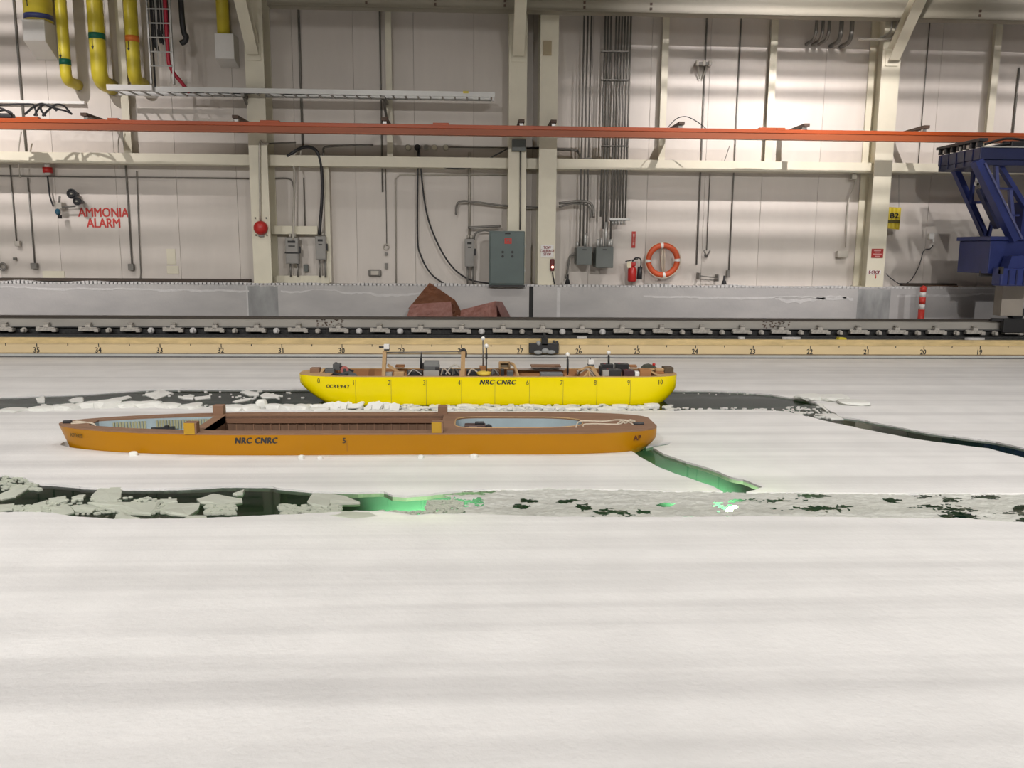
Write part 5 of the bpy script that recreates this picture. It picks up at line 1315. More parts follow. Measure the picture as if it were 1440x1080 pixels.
# refrozen slush in the right part of the near channel, with small openings
holes = [(660, 697, 26, 4), (672, 707, 8, 5), (820, 716, 9, 4), (858, 722, 20, 4.5), (905, 720, 12, 3), (890, 704, 6, 1.6), (937, 711, 7, 2), (1128, 700, 22, 3), (1164, 717, 26, 3.5), (1254, 706, 6, 3), (1293, 703, 10, 2.8), (1332, 704, 13, 4),
         (1320, 714, 18, 2.6), (1357, 722, 24, 4.5), (1388, 700, 14, 2.4), (1335, 728, 8, 2), (1400, 725, 30, 2), (1436, 734, 8, 3), (1436, 715, 8, 3), (742, 706, 12, 2), (730, 714, 8, 2), (1035, 706, 16, 2.5), (1028, 716, 10, 4), (1008, 712, 6, 3), (800, 706, 14, 2), (1098, 707, 10, 2), (640, 705, 20, 8), (618, 712, 25, 10)]
def slush():
    p0, p1 = G(600, 712), G(1440, 716)
    xs = np.arange(G(610, 700).x, G(1440, 700).x+3.2, 0.016); ys = np.arange(G(700, 738).y-0.08, G(700, 688).y+0.1, 0.014)
    X, Yg = np.meshgrid(xs, ys, indexing='ij')
    Pt = np.stack([X.ravel(), Yg.ravel(), np.zeros(X.size)], 1)-np.array(EYE)
    zz = Pt @ np.array(FW); px = 720+FPX*(Pt @ np.array(RT))/zz; py = 540-FPX*(Pt @ np.array(UP))/zz
    nz = np.array([noise.noise(Vector((a*4, b_*9, 1)))+0.7*noise.noise(Vector((a*13, b_*26, 4)))+0.75*noise.noise(Vector((a*30, b_*60, 8))) for a, b_ in Pt[:, :2]])
    f = np.full(len(px), 9.0)
    for cx, cy, rx, ry in holes: f = np.minimum(f, np.hypot((px-cx)/rx, (py-cy)/ry)*(1.35 if 700 < cx < 1000 else 1.1))
    keep = (f*0.62+nz*1.3 > 0.52) & inpoly(Pt[:, :2], np.array(polyB))
    keep &= ((px-640)/60+nz*0.5 > 0)
    H = 0.004+0.010*np.clip(nz+0.4, 0, 1.4)*1.2
    # soften the rim of each opening
    K = keep.reshape(X.shape); H = H.reshape(X.shape); b = MB(); vv = {}
    Xj = X+0.006*np.sin(Yg*170+X*60); Yj = Yg+0.006*np.sin(X*150+Yg*40)
    for i in range(K.shape[0]-1):
        for j in range(K.shape[1]-1):
            if K[i, j] and (K[i+1, j] or K[i, j+1]):
                q = []
                for a, c in ((i, j), (i+1, j), (i+1, j+1), (i, j+1)):
                    if (a, c) not in vv: vv[(a, c)] = b.bm.verts.new((Xj[a, c], Yj[a, c], H[a, c]))
                    q.append(vv[(a, c)])
                fc = b.bm.faces.new(q); fc.smooth = True
    return b.build('slush', M_SLUSH, recalc=False)
sl = slush(); sl['kind'] = 'stuff'; tag(sl, 'grey refrozen slush filling the right part of the near channel', 'slush')
# brash: fine ice crumbs in both channels
def brash(boxes, seed, m, label):
    rnd = random.Random(seed); b = MB(); cand = []
    for (x0, x1, y0, y1, n, s) in boxes:
        for i in range(n):
            cand.append((G(rnd.uniform(x0, x1), rnd.uniform(y0, y1)), s*rnd.uniform(0.4, 1.3)*0.01))
    Q = np.array([[p.x, p.y] for p, r in cand]); ok = inpoly(Q, np.array(polyB)) | inpoly(Q, np.array(polyA))
    for (p, r), k_ in zip(cand, ok):
        if not k_: continue
        a = rnd.random()*6.28
        b.slab([(p.x+r*1.6*math.cos(a+k*1.257)*rnd.uniform(.7, 1.2), p.y+r*math.sin(a+k*1.257)*rnd.uniform(.7, 1.2)) for k in range(5)], -0.01, 0.006+r*0.5)
    o = b.build('brash_ice', m); o['kind'] = 'stuff'; return tag(o, label, 'ice')
brash([(290, 330, 712, 724, 150, 1.5), (395, 480, 712, 726, 160, 1.6), (20, 70, 712, 722, 90, 1.6), (60, 240, 700, 724, 160, 1.4), (600, 650, 705, 724, 120, 1.6), (0, 60, 672, 690, 90, 1.6), (530, 600, 720, 728, 60, 1.3)], 4, M_FLOE, 'fine ice crumbs floating in the near channel')
brash([(60, 430, 570, 577, 220, 2.0), (200, 430, 550, 562, 40, 1.4), (430, 945, 570, 580, 500, 2.0), (950, 1110, 574, 580, 60, 1.5), (960, 1150, 552, 556, 25, 1.0), (1100, 1170, 572, 590, 80, 1.3)], 5, M_FLOEW, 'fine white ice crumbs floating in the far channel')

# submerged lamps
def sub_lamp(px, py, power, back, label, cone=42, reach=1.38):
    """floodlight under the ice aimed forward and down at the tank bottom"""
    p = G(px, py); x, y, z = p.x, p.y-back, -0.28
    t = thing('underwater_lamp', label, 'lamp', (x, y, z), 'underwater lamps')
    aim = (Vector((x, p.y+reach, -0.85))-Vector((x, y, z))).normalized(); c = Vector((x, y, z))
    MB().tube([c-aim*0.14, c-aim*0.10, c-aim*0.02, c], [0.02, 0.05, 0.06, 0.065], 14).build('housing', M_GREYP, t)
    MB().cyl(c-aim*0.01, c+aim*0.004, 0.055, 14).build('lens', mat('underwater_lens', (1, 1, 1), 0.3, emit=((0.75, 1.0, 0.68), 8)), t)
    l = bpy.data.lights.new('underwater_beam', 'SPOT'); l.energy = power; l.color = (0.80, 1.0, 0.74); l.shadow_soft_size = 0.05
    l.spot_size = math.radians(cone); l.spot_blend = 1.0
    o = bpy.data.objects.new('underwater_beam', l); o.location = c+aim*0.02; o.rotation_euler = aim.to_track_quat('-Z', 'Y').to_euler(); COL.objects.link(o); o.parent = t
    o.matrix_parent_inverse = Matrix.Translation(-Vector(t.location))
    l = bpy.data.lights.new('underwater_glow', 'POINT'); l.energy = 13.0; l.color = (0.85, 1.0, 0.55); l.shadow_soft_size = 0.1
    o = bpy.data.objects.new('underwater_glow', l); o.location = c+aim*0.12; COL.objects.link(o); o.parent = t
    o.matrix_parent_inverse = Matrix.Translation(-Vector(t.location))
sub_lamp(588, 722, 2000, 0.12, 'submerged lamp glowing green under the middle of the near channel', 44, 1.3)
sub_lamp(1040, 692, 1700, 0.12, 'submerged lamp glowing green under the crack behind the ochre stern', 40, 1.0)

# ------------------------------------------------------------------ yellow ship model
ys = thing('yellow_ship_model', 'bright yellow ship model full of instruments in the far channel', 'ship model', ((Y_.x0+Y_.x1)/2, Y_.cy, 0))
loft(Y_).build('hull', M_YHULL, ys)
out_y = clean(outline(Y_)); in_y = clean(outline(Y_, 0.035))
in_y = clip_x(in_y, Y_.x0+0.40, Y_.x1-0.24)
holed_plate(out_y, [in_y], Y_.zd+0.0005, Y_.zd+0.008).build('gunwale', M_PINE, ys)
well(in_y, 0.19, Y_.zd+0.0005).build('inner_planking', M_PLY, ys)
MB().slab(in_y, 0.18, 0.19).build('inner_floor', mat('dark_bilge', (0.10, 0.055, 0.035), 0.7, var=0.4, scale=6), ys)
yn = Y_.cy-Y_.b-0.0015
def ypx(px, Y=None): return W(px, 545, Y_.cy-Y_.b if Y is None else Y).x
stn = [('1', 498), ('2', 548), ('3', 597.5), ('4', 646.5), ('6', 742.5), ('7', 790), ('8', 837.5), ('9', 884.5)]
for n_, px in stn:
    X = ypx(px); lettering(n_, (X-0.006, yn, W(px, 538.5, yn).z), 0.085, M_BLKTXT, ys, name='station_number', sx=0.8)
for px in (500, 550, 599.5, 649, 696, 744.5, 792, 839.5, 886.5):
    X = ypx(px); MB().box((X-0.003, yn, 0.0), (X+0.003, yn+0.004, Y_.zd-0.03)).build('station_line', mat('station_line_olive', (0.45, 0.36, 0.01), 0.5), ys)
def on_hull(S, px, dz):
    """surface point of the near side and its yaw at image column px"""
    for _ in range(1):
        yv = S.cy-S.b
        for k in range(12):
            X = W(px, 545 if S is Y_ else 620, yv).x; s = (X-S.x0)/(S.x1-S.x0); s = min(max(s, 0.001), 0.999)
            k_ = S.keel(s); p = S.exp(s); z = S.zd-dz; d = ((S.zd-z)/(S.zd-k_))**(p/2); c = math.sqrt(max(0, 1-min(1, d)**2)); yv = S.cy-S.plan(s)*c**(2/p)
    e = 0.004
    def yy(s):
        k_ = S.keel(s); p = S.exp(s); d = (dz/(S.zd-k_))**(p/2); c = math.sqrt(max(0, 1-min(1, d)**2)); return S.cy-S.plan(s)*c**(2/p)
    dy = (yy(min(s+e, 1))-yy(max(s-e, 0)))/(2*e*(S.x1-S.x0))
    return Vector((X, yv, S.zd-dz)), math.atan(dy)
for n_, px in (('0', 448.5), ('10', 928)):
    p, a = on_hull(Y_, px, 0.055 if n_ == '0' else 0.065); lettering(n_, p+Vector((math.sin(a)*0.004, -0.004, 0)), 0.085, M_BLKTXT, ys, name='station_number', sx=0.8, yaw=a)
p, a = on_hull(Y_, 475, 0.115)
for i, ch in enumerate('OCRE947'):
    p, a = on_hull(Y_, 461.5+i*4.7, 0.115); lettering(ch, p+Vector((math.sin(a)*0.004, -0.005, 0)), 0.056, M_BLKTXT, ys, name='model_number', yaw=a, bold=0.001)
lettering('NRC CNRC', (ypx(699.5), yn, W(699, 537.8, yn).z), 0.078, M_BLKTXT, ys, name='maker_lettering', sx=0.98, shear=0.25, bold=0.003, space=1.12)

ZD = Y_.zd+0.006
def D(px, py, Y): return W(px, py, Y)
def eq(name, label, cat, px, py, Y): return thing(name, label, cat, tuple(W(px, py, Y)), 'instruments in the yellow model')
def pbox(px0, px1, y0, y1, Y, d, m, nm, par, bev=0.004, zmin=0.191):
    a = XZ(px0, y1, Y); b = XZ(px1, y0, Y); z0 = max(a[1], zmin)
    return MB().box((a[0], Y, z0), (b[0], Y+d, b[1]), bev=bev).build(nm, m, par)
YN = Y_.cy-Y_.b+0.06      # just inside the near side
# bow winch gear
t = eq('bow_winch', 'dark grey winch gear with a red disc on the yellow bow', 'winch', 475, 530, Y_.cy)
pbox(457, 470, 519, 530, 9.98, 0.12, M_GREYP, 'motor', t); pbox(468, 478, 512, 521, 10.05, 0.12, M_GREYP, 'gearbox', t)
MB().cyl(W(472.5, 513, 10.1), W(472.5, 509.5, 10.1), 0.016, 10).build('knob', M_BLACK, t)
MB().cyl(W(484.5, 520.5, 9.96), W(484.5, 520.5, 10.12), 0.05, 18).build('red_disc', mat('dull_red', (0.4, 0.1, 0.08), 0.5), t)
MB().cyl(W(484.5, 520.5, 9.94), W(484.5, 520.5, 9.99), 0.02, 12).build('disc_hub', M_BLACK, t)
MB().prism([XZ(476, 530, 9.93), XZ(503, 530, 9.93), XZ(500, 526.5, 9.93), XZ(490, 522, 9.93), XZ(480, 524, 9.93)], 9.93, 9.98).build('base_casting', M_GREYP, t)
MB().tube([W(468, 526, 9.93), W(480, 527, 9.93), W(490, 526, 9.93)], 0.014, 8).build('shaft', M_BLACK, t)
pbox(478, 500, 529.3, 531, 9.9, 0.06, M_WHITE, 'pale_plate', t)
MB().beam(W(478, 515, 10.05), W(497, 523, 10.05), 0.03, 0.03).build('arm', M_BLACK, t)
def block(px0, px1, y0, y1, Y, d, m, label, name='wood_block', cat='block'):
    a = XZ(px0, y1, Y); b = XZ(px1, y0, Y)
    return tag(MB().box((a[0], Y, a[1]), (b[0], Y+d, b[1]), bev=0.005).build(name, m), label, cat, 'blocks on the yellow model')
block(436, 449, 518, 527, 10.0, 0.12, M_DECK, 'reddish wood block at the very bow of the yellow model')
tag(MB().beam(W(450, 528, 9.95), W(456, 519, 10.1), 0.03, 0.03).build('wood_stick', M_PINE), 'short pale stick leaning at the bow block', 'stick')
# mast with white sensor
t = eq('sensor_mast', 'pale wooden mast with a white sensor box near the yellow bow', 'mast', 541, 530, YN)
MB().beam(W(539.5, 530, YN), W(541, 494, YN), 0.045, 0.05, up=Vector((0, 1, 0))).build('post', M_PINE, t)
MB().beam(W(542.5, 512, YN+.05), W(543, 497, YN+.05), 0.018, 0.02, up=Vector((0, 1, 0))).build('dark_clamp', M_BLACK, t)
pbox(539.5, 547, 484.5, 491, YN, 0.07, M_WHITE, 'sensor_box', t); pbox(540, 547, 491, 493.3, YN-.005, 0.08, M_BLACK, 'sensor_base', t)
MB().cyl(W(533, 488, YN+.03), W(540, 488, YN+.03), 0.011, 10).build('lens', M_BLACK, t)
pbox(537, 551, 524, 530, YN, 0.08, M_GREYL, 'foot', t)
tag(MB().cyl(W(541, 495.5, YN+.02), W(651.5, 494.5, YN+.02), 0.007, 8).build('guide_rod', M_COND), 'thin rod spanning between the two wooden masts', 'rod')
MB().beam(W(545, 513, 9.85), W(560, 523, 9.85), 0.025, 0.03).build('mast_stay', M_PINE, t)
block(556, 568.5, 513.5, 517, 10.2, 0.08, M_PLY, 'reddish wood block far side between first mast and grey case')
block(554, 568, 523, 530.5, YN, 0.08, M_PINE, 'pale wood block on the near rail right of the first mast')
# grey case and antenna
t = eq('grey_case', 'grey instrument case with black band and ribbed lid', 'case', 606, 530, YN)
pbox(595.5, 617.5, 521, 532, YN, 0.2, M_GREYL, 'body', t); pbox(596, 617.5, 515.5, 521, YN, 0.2, M_GREYP, 'band', t); pbox(596, 617, 509.5, 515.5, YN+.01, 0.2, mat('case_lid', (0.2, 0.205, 0.2), 0.5), 'lid', t)
pbox(612, 617.7, 516, 521, YN-.006, 0.02, M_BLACK, 'latch', t)
t = eq('radio_antenna', 'thin black radio antenna standing left of the grey case', 'antenna', 592, 517, YN+.1)
MB().tube([W(592, 517, YN+.1), W(592, 506, YN+.1), W(592.5, 494, YN+.1)], [0.016, 0.012, 0.004], 8).build('whip', M_BLACK, t)
pbox(590.5, 596, 511, 519, YN+.1, 0.06, M_BLACK, 'radio', t)
# electronics down in the hold
hold = [(572, 594, 521, 530, 'tangle of dark electronics left of the grey case'), (618, 634, 519, 530, 'dark electronics right of the grey case'), (634, 648, 520, 530, 'black unit left of the second mast'),
        (656, 676, 520, 530, 'black unit right of the second mast'), (690, 702, 520, 530, 'brown unit right of the yellow float pad')]
for i, (a, b_, y0, y1, lb_) in enumerate(hold):
    t = eq('electronics_unit', lb_, 'electronics', (a+b_)/2, y1, YN+.12)
    pbox(a, b_, y0+2, y1+9, YN+0.14, 0.2, M_BLACK if i != 4 else M_DECKD, 'case', t)
    MB().tube(smooth_path([W(a+2, y1-2, YN+.1), W((a+b_)/2-2, y0-1, YN+.12), W(b_-1, y1-3, YN+.1)]), 0.01, 6).build('cable', M_WIRE if i % 2 else M_COND, t)
    pbox(a+2, a+6, y0, y1-4, YN+0.12, 0.05, M_GREYP, 'connector', t)
tag(MB().tube(smooth_path([W(627, 526, YN), W(634, 516, YN), W(641, 513, YN), W(647, 517, YN)]), 0.01, 6).build('grey_cable', M_CONDL), 'pale cable arching to the second wooden mast', 'cable')
# second mast
t = eq('wooden_mast', 'slim wooden mast with a dark cap amid the yellow model', 'mast', 650, 530, YN)
MB().beam(W(650.5, 530, YN), W(651.5, 494, YN), 0.05, 0.05, up=Vector((0, 1, 0))).build('post', M_PINE, t)
pbox(646, 654, 521.5, 531, YN-.015, 0.08, mat('pinkish_wood', (0.5, 0.3, 0.2), 0.6, var=.1), 'foot', t)
MB().tube(smooth_path([W(648, 493, YN), W(652, 491, YN), W(655, 495, YN), W(655, 502, YN)]), 0.014, 8).build('cap_clamp', M_BLACK, t)
# marker balls on poles
def marker(px, yb, yt, Y, label, base=None, dark=None):
    t = eq('marker_pole', label, 'marker', px, yb, Y); t['group'] = 'white marker balls on poles'
    P0, P1 = W(px, yb, Y), W(px, yt, Y)
    MB().cyl(P0, P1, 0.0085, 8).build('pole', M_COND if not dark else M_BLACK, t)
    MB().ball(P1, 0.026, 10).build('ball', M_BALLW, t)
    if base == 'wood': pbox(px-5, px+5, yb-1, yb+6, Y-.04, 0.09, M_PLY, 'base', t)
    if base == 'disc':
        q = W(px-3.5, yb, Y); MB().tube([q, q+Vector((0, 0, 0.02)), q+Vector((0, 0, 0.04)), q+Vector((0, 0, 0.05))], [0.06, 0.085, 0.085, 0.05], 20).build('yellow_pad', mat('float_yellow', (0.7, 0.5, 0.06), 0.5), t)
    if dark: MB().cyl(W(px, dark[0], Y), W(px, dark[1], Y), 0.013, 8).build('grip', M_BLACK, t)
marker(679.3, 516, 476, 10.2, 'tallest white ball marker pole, amidships on the far side', 'wood')
marker(684, 528, 486.5, YN+.02, 'white ball marker pole on a yellow float pad amidships', 'disc', (497, 505))
marker(798.3, 529, 498.5, YN+.05, 'white ball marker pole near station seven', 'wood', (505, 524))
marker(856, 518, 496, 10.12, 'white ball marker pole above the black batteries', None, (500, 515))
# wooden frame box, lath, plates
t = eq('frame_box', 'small open wooden frame on the far rail of the yellow model', 'frame', 709, 518, 10.2)
for a, b_ in (((702, 509.5), (717, 509.5)), ((702, 517.5), (717, 517.5)), ((702.5, 509), (702.5, 518)), ((716.5, 509), (716.5, 518))):
    MB().beam(W(*a, 10.2), W(*b_, 10.2), 0.02, 0.05, up=Vector((0, 1, 0))).build('frame_bar', M_PINE, t)
pbox(703, 716, 510, 517, 10.23, 0.02, mat('olive_plate', (0.16, 0.13, 0.08), 0.6), 'back_plate', t)
tag(MB().tube(smooth_path([W(719, 511, 10.1), W(723, 514, 10.0), W(726, 521, 9.9), W(729, 530, YN)]), 0.018, 6).build('bent_lath', M_PINE), 'pale bent wooden lath crossing the hold right of the frame', 'lath')
block(713, 722, 522, 531, YN+.06, 0.12, M_GREYP, 'grey metal clamp block below the open wooden frame', 'clamp_block')
block(704, 709, 519, 530, YN+.08, 0.06, M_BLACK, 'dark upright clamp below the open wooden frame', 'clamp_block')
block(760, 792, 525, 531, YN-.02, 0.14, mat('slate_box', (0.14, 0.145, 0.15), 0.5), 'flat slate grey box on the near rail at station seven', 'slate_box', 'box')
block(747, 789, 514.5, 517, 10.2, 0.16, M_DECK, 'long reddish board on the far rail amidships', 'board', 'board')
block(725, 795, 518.5, 521, 10.28, 0.05, mat('grey_wood', (0.33, 0.27, 0.23), 0.6), 'long greyish board along the far side amidships', 'board', 'board')
# wire heap and white sensor
t = eq('wire_heap', 'pale tangle of wires and laths beside the black batteries', 'wires', 828, 530, YN)
rnd = random.Random(9)
for i in range(13):
    a = W(811+rnd.uniform(0, 8), 518+rnd.uniform(0, 9), YN+.05+rnd.uniform(0, .1)); b_ = W(824+rnd.uniform(0, 10), 515+rnd.uniform(0, 6), YN+.05+rnd.uniform(0, .1)); c = W(828+rnd.uniform(0, 14), 530+rnd.uniform(-3, 1), YN+rnd.uniform(0, .1))
    MB().tube(smooth_path([a, b_, c]), rnd.uniform(0.007, 0.013), 6).build('wire', M_WIRE if i % 3 else M_PINE, t)
MB().beam(W(833, 516, YN), W(842, 531, YN), 0.03, 0.04).build('lath', M_PINE, t); MB().beam(W(822, 531, YN), W(834, 516, YN+.1), 0.025, 0.03).build('lath', M_PINE, t)
t = eq('white_sensor', 'white sensor box on a bracket above the wire heap', 'sensor', 831, 516, YN+.06)
pbox(827.5, 835.5, 506, 512.5, YN+.06, 0.07, M_WHITE, 'body', t); pbox(827, 836, 512.5, 514.5, YN+.055, 0.08, M_GREYP, 'base', t); MB().cyl(W(830, 506, YN+.1), W(830, 503.5, YN+.1), 0.006, 6).build('stub', M_BLACK, t)
MB().beam(W(831.5, 530, YN+.1), W(831.5, 514, YN+.1), 0.03, 0.03).build('bracket', M_WIRE, t)
# batteries
def battery(px0, px1, y0, y1, Y, label, m=M_BLACK, term=True, end=None):
    t = eq('battery', label, 'battery', (px0+px1)/2, y1, Y); t['group'] = 'batteries in the yellow model'
    pbox(px0, px1, y0, y1+3, Y, 0.13, m, 'case', t)
    if term:
        for f, mm in ((0.25, M_RED), (0.75, M_GREYL)):
            px = px0+(px1-px0)*f; MB().cyl(W(px, y0+.3, Y+.06), W(px, y0-1.2, Y+.06), 0.012, 8).build('terminal', mm, t)
    if end: pbox(px0, px0+end, y0+.5, y1, Y-.008, 0.14, M_GREYL, 'pale_end', t)
battery(846, 863, 512.5, 520, 10.05, 'black battery in the far row, left one')
battery(866, 884.5, 512, 520, 10.05, 'black battery in the far row, right one with red lead')
battery(847.5, 874, 520, 530.5, YN, 'long black battery with a pale end in the near row', end=9)
battery(877, 892.5, 521, 530.5, YN, 'black battery with reddish side in the near row', m=mat('maroon_black', (0.05, 0.015, 0.02), 0.5))
block(893, 899.5, 523, 530.5, YN, 0.1, M_WHITE, 'white block at the right end of the battery row')
block(843, 847, 515, 530.5, YN+.1, 0.1, M_BLACK, 'narrow black block left of the batteries')
block(886, 896, 514, 517, 10.15, 0.1, M_PLY, 'reddish wood strip right of the far batteries')
block(900, 916, 520, 531, YN+.02, 0.12, M_PLY, 'orange plywood block behind the batteries towards the stern')
block(899, 925, 519, 521, 10.0, 0.1, M_PINE, 'pale pine strip across the stern of the yellow model')
block(922, 934, 518.5, 522, 9.95, 0.1, M_PINE, 'pale pine block at the stern left of the brown block')
block(922, 934, 522.5, 526, 9.93, 0.1, M_PLY, 'orange strip at the stern under the pine block')
tag(MB().beam(W(912, 520, YN+.05), W(931, 531, YN+.02), 0.03, 0.02).build('wood_stick', M_PINE), 'pale stick lying across the stern of the yellow model', 'stick')
block(934, 947.5, 517, 530, 9.97, 0.16, mat('mottled_brown', (0.12, 0.085, 0.05), 0.7, var=.4, scale=30), 'mottled brown block at the very stern of the yellow model')
t = eq('stern_gear', 'dark green gear with a red knob near the yellow stern', 'gear', 914, 518, 10.1)
MB().prism([XZ(903, 518, 10.1), XZ(925, 518, 10.1), XZ(922, 515.5, 10.1), XZ(914, 512.5, 10.1), XZ(907, 514, 10.1)], 10.1, 10.2).build('casting', mat('dark_green_gear', (0.05, 0.06, 0.045), 0.5), t)
MB().ball(W(919.5, 512.5, 10.1), 0.02, 8).build('red_knob', M_RED, t)

# ------------------------------------------------------------------ ochre ship model
os_ = thing('ochre_ship_model', 'long ochre ship model with brown plywood deck stuck in the middle ice', 'ship model', ((O_.x0+O_.x1)/2, O_.cy, 0))
loft(O_, flare=0.08).build('hull', M_OHULL, os_)
ZO = O_.zd
def ox(px, py=597): return W(px, py, O_.cy).x
out_o = clean(outline(O_, 0.0)); ins_o = clean(outline(O_, 0.13))
fore = clip_x(ins_o, O_.x0+0.30, ox(288)); mid = clip_x(ins_o, ox(302), ox(622))
xa, xb = ox(640), ox(818)
aft = []
for i in range(40):
    a = 2*math.pi*i/40; cx = (xa+xb)/2; rx = (xb-xa)/2
    c, s_ = math.cos(a), math.sin(a); e = 0.45
    aft.append((cx+rx*math.copysign(abs(c)**e, c), O_.cy-0.02+0.27*math.copysign(abs(s_)**e, s_)*(1-0.35*max(0, (c+1)/2)**2)))
holed_plate(out_o, [fore, mid, aft], ZO+0.0005, ZO+0.014).build('deck', M_DECK, os_)
FLZ = 0.05
well(fore, FLZ, ZO+0.0005).build('fore_lining', M_LINEN, os_); MB().slab(fore, FLZ-0.01, FLZ).build('fore_floor', M_LINEN, os_)
well(mid, FLZ, ZO+0.0005).build('hold_lining', M_DECKD, os_); MB().slab(mid, FLZ-0.01, FLZ).build('hold_floor', M_DECKD, os_)
well(aft, FLZ, ZO+0.0005).build('aft_lining', M_LINEN, os_); MB().slab(aft, FLZ-0.01, FLZ).build('aft_floor', mat('blue_grey_floor', (0.25, 0.31, 0.34), 0.7, var=.1), os_)
# cockpit rim
rim = [Vector((p[0], p[1], ZO+0.014)) for p in aft]; MB().tube(rim+[rim[0]], 0.006, 6).build('aft_rim', M_PINE, os_)
# slatted lining on the far side of the fore opening
xa = O_.x0+0.42
i = 0
while xa < ox(284):
    s = (xa-O_.x0)/(O_.x1-O_.x0); yv = O_.cy+O_.plan(s)-0.13
    s2 = (xa+0.022-O_.x0)/(O_.x1-O_.x0); yv2 = O_.cy+O_.plan(s2)-0.13
    if not (ox(193) < xa < ox(206)):
        MB().beam((xa, yv-0.006, FLZ+0.04), (xa, yv-0.006, ZO-0.02), 0.018, 0.008, up=Vector((0, 1, 0))).build('lining_slat', M_SLAT, os_)
    xa += 0.026; i += 1
# coaming plank along the far side of the hold
yfar = O_.cy+O_.b-0.13
MB().box((ox(302), yfar-0.03, ZO-0.065), (ox(622), yfar+0.0, ZO-0.02)).build('coaming_plank', mat('coaming_brown', (0.20, 0.105, 0.06), 0.6, var=.15, scale=5, stretch=(.3, 1, 1)), os_)
for k in range(26):
    X = lerp(ox(304), ox(620), k/25); MB().box((X-0.004, yfar-0.012, FLZ), (X+0.004, yfar-0.002, ZO-0.065)).build('hold_batten', M_DECK, os_)
# cross beams and posts
MB().box((ox(288), O_.cy-0.36, ZO-0.06), (ox(302), O_.cy+0.36, ZO+0.01)).build('cross_beam', M_DECK, os_)
MB().box((ox(622), O_.cy-0.36, ZO-0.06), (ox(634), O_.cy+0.36, ZO+0.01)).build('cross_beam', M_DECK, os_)
def opost(px0, px1, y0, Yc, m, nm):
    x0, x1 = W(px0, 590, Yc).x, W(px1, 590, Yc).x; zt_ = W((px0+px1)/2, y0, Yc).z
    return MB().box((x0, Yc, ZO-0.02), (x1, Yc+0.09, zt_), bev=0.004).build(nm, m, os_)
opost(299.5, 314.5, 570.5, yfar+0.01, M_DECK, 'deck_post'); opost(616, 629, 571.5, yfar+0.01, M_DECK, 'deck_post')
def npost(px0, px1, y0):
    Yc = O_.cy-O_.b+0.015; x0, x1 = W(px0, 600, Yc).x, W(px1, 600, Yc).x; zt_ = W(px0, y0, Yc).z
    b_ = MB().box((x0, Yc, ZO), (x1, Yc+0.09, zt_), bev=0.004).build('deck_post', M_DECK, os_)
    MB().box((x0, Yc-0.004, ZO+0.004), (x1-0.015, Yc, zt_-0.002)).build('yellow_face', mat('post_yellow', (0.42, 0.24, 0.01), 0.5), b_)
npost(258.5, 276, 594.5); npost(607, 623, 593.5)
# lettering
yo = O_.cy-O_.b-0.0015
lettering('NRC CNRC', (W(360, 620, yo).x, yo, W(360, 620, yo).z), 0.075, M_BLKTXT, os_, name='maker_lettering', sx=0.88, shear=0.12, bold=0.003, space=1.12)
lettering('5', (W(484, 620, yo).x, yo, W(484, 620, yo).z), 0.07, M_BLKTXT, os_, name='station_number', bold=0.001)
MB().box((W(487.5, 620, yo).x, yo, 0.05), (W(488.2, 620, yo).x, yo+.002, 0.15)).build('station_line', mat('line_brown', (0.2, 0.09, 0.01), 0.6), os_)
for i, ch in enumerate('AP'):
    p, a = on_hull(O_, 893.5+i*5.5, 0.06); lettering(ch, p+Vector((math.sin(a)*0.004, -0.006, 0)), 0.065, mat('dark_maroon', (0.08, 0.015, 0.01), 0.6), os_, name='station_letter', yaw=a, bold=0.001)
for i, ch in enumerate('IOT605'):
    p, a = on_hull(O_, 101+i*3.0, 0.06); lettering(ch, p+Vector((math.sin(a)*0.006, -0.008, 0)), 0.05, mat('faded_letter', (0.10, 0.06, 0.01), 0.6), os_, name='model_number', yaw=a)
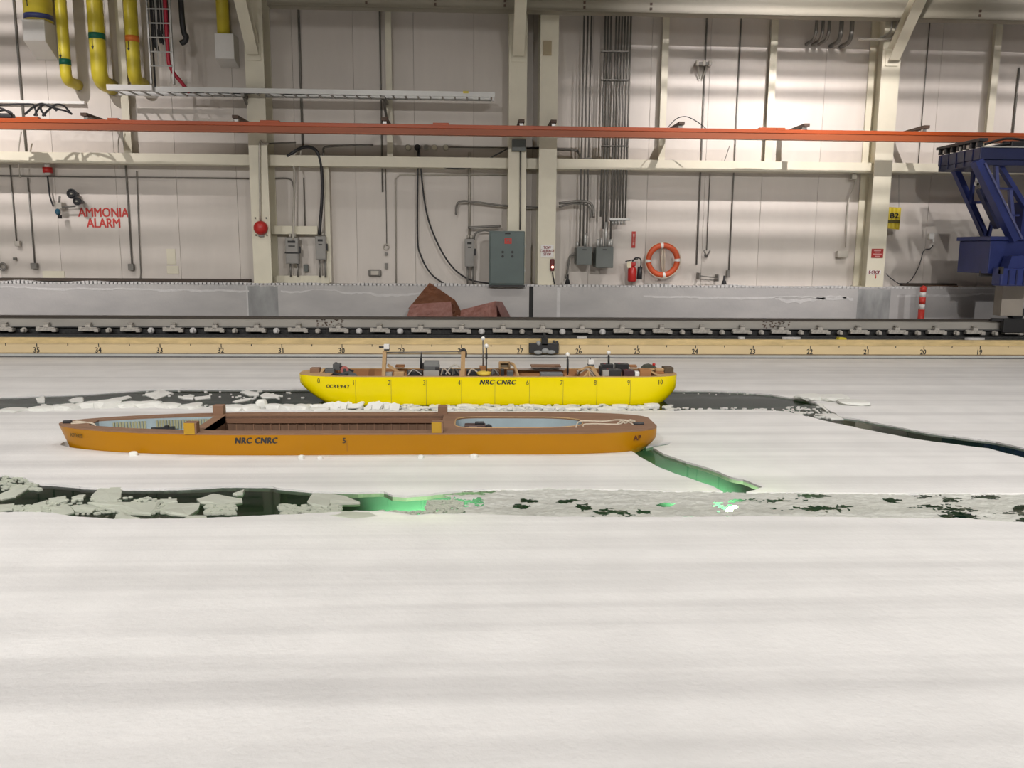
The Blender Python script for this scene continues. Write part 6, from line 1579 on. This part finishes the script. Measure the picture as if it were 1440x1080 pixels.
# ropes and cleats
t = thing('mooring_rope', 'pale rope laid in loops on the ochre stern deck', 'rope', tuple(G(860, 595, ZO)))
for pts in ([(810, 600.5), (813, 594), (822, 592), (850, 592.5), (868, 590.5), (885, 591.5), (893, 594)], [(820, 599), (823, 596.5), (840, 596), (870, 596.5), (878, 592), (884, 593), (890, 597)], [(868, 596), (874, 592), (880, 595), (886, 590.5), (893, 592)]):
    MB().tube(smooth_path([G(x, y, ZO+0.02) for x, y in pts]), 0.007, 6).build('strand', M_ROPE, t)
P = G(898, 596, ZO+0.02)
t = thing('deck_cleat', 'small dark cleat on the ochre stern', 'cleat', tuple(P))
MB().box(P+Vector((-0.05, -0.02, -0.01)), P+Vector((0.05, 0.02, 0.015)), bev=0.006).build('horns', M_BLACK, t); MB().cyl(P+Vector((0, 0, -0.012)), P+Vector((0, 0, 0.0)), 0.018, 8).build('foot', M_BLACK, t)
P = G(96, 594, ZO+0.02)
t = thing('deck_cleat', 'small dark cleat at the tip of the ochre bow', 'cleat', tuple(P))
MB().box(P+Vector((-0.045, -0.018, -0.01)), P+Vector((0.03, 0.02, 0.02)), bev=0.006).build('horns', M_BLACK, t); MB().cyl(P+Vector((0, 0, -0.012)), P+Vector((0, 0, 0.0)), 0.018, 8).build('foot', M_BLACK, t)
t = thing('mooring_rope', 'short pale rope on the ochre bow deck', 'rope', tuple(G(115, 595, ZO)))
for pts in ([(98, 594), (108, 592.5), (118, 593.5), (128, 595), (134, 598)], [(100, 595.5), (112, 595), (124, 594), (132, 596)]):
    MB().tube(smooth_path([G(x, y, ZO+0.02) for x, y in pts]), 0.007, 6).build('strand', M_ROPE, t)
# gear in the wells
t = thing('ballast_bar', 'dark bar lying in the fore opening of the ochre model', 'bar', tuple(G(228, 604, FLZ)))
A, B = G(213, 604, FLZ+0.06), G(246, 602.5, FLZ+0.06); MB().beam(A, B, 0.05, 0.035).build('bar', M_BLACK, t); MB().box((A+B)/2+Vector((0.02, -0.02, 0)), (A+B)/2+Vector((0.05, 0.02, 0.035))).build('bolt', M_BLACK, t)
P = Vector((W(668, 598, 7.72).x, 7.74, FLZ+0.016))
t = thing('pump_unit', 'small brown pump unit with a pale face in the aft opening', 'pump', tuple(P))
MB().box(P+Vector((-0.10, -0.02, -0.015)), P+Vector((0.10, 0.10, 0.105)), bev=0.008).build('case', mat('dark_brown_case', (0.06, 0.03, 0.025), 0.5), t)
MB().box(P+Vector((-0.06, -0.026, 0.055)), P+Vector((0.02, -0.018, 0.095))).build('pale_face', mat('pinkish_face', (0.35, 0.25, 0.21), 0.6), t)
MB().cyl(P+Vector((0.13, 0.0, 0.06)), P+Vector((0.13, 0.07, 0.06)), 0.04, 12).build('wheel', M_BLACK, t)
MB().box(P+Vector((0.0, 0.02, 0.10)), P+Vector((0.09, 0.06, 0.13)), bev=0.008).build('cap', M_BLACK, t)
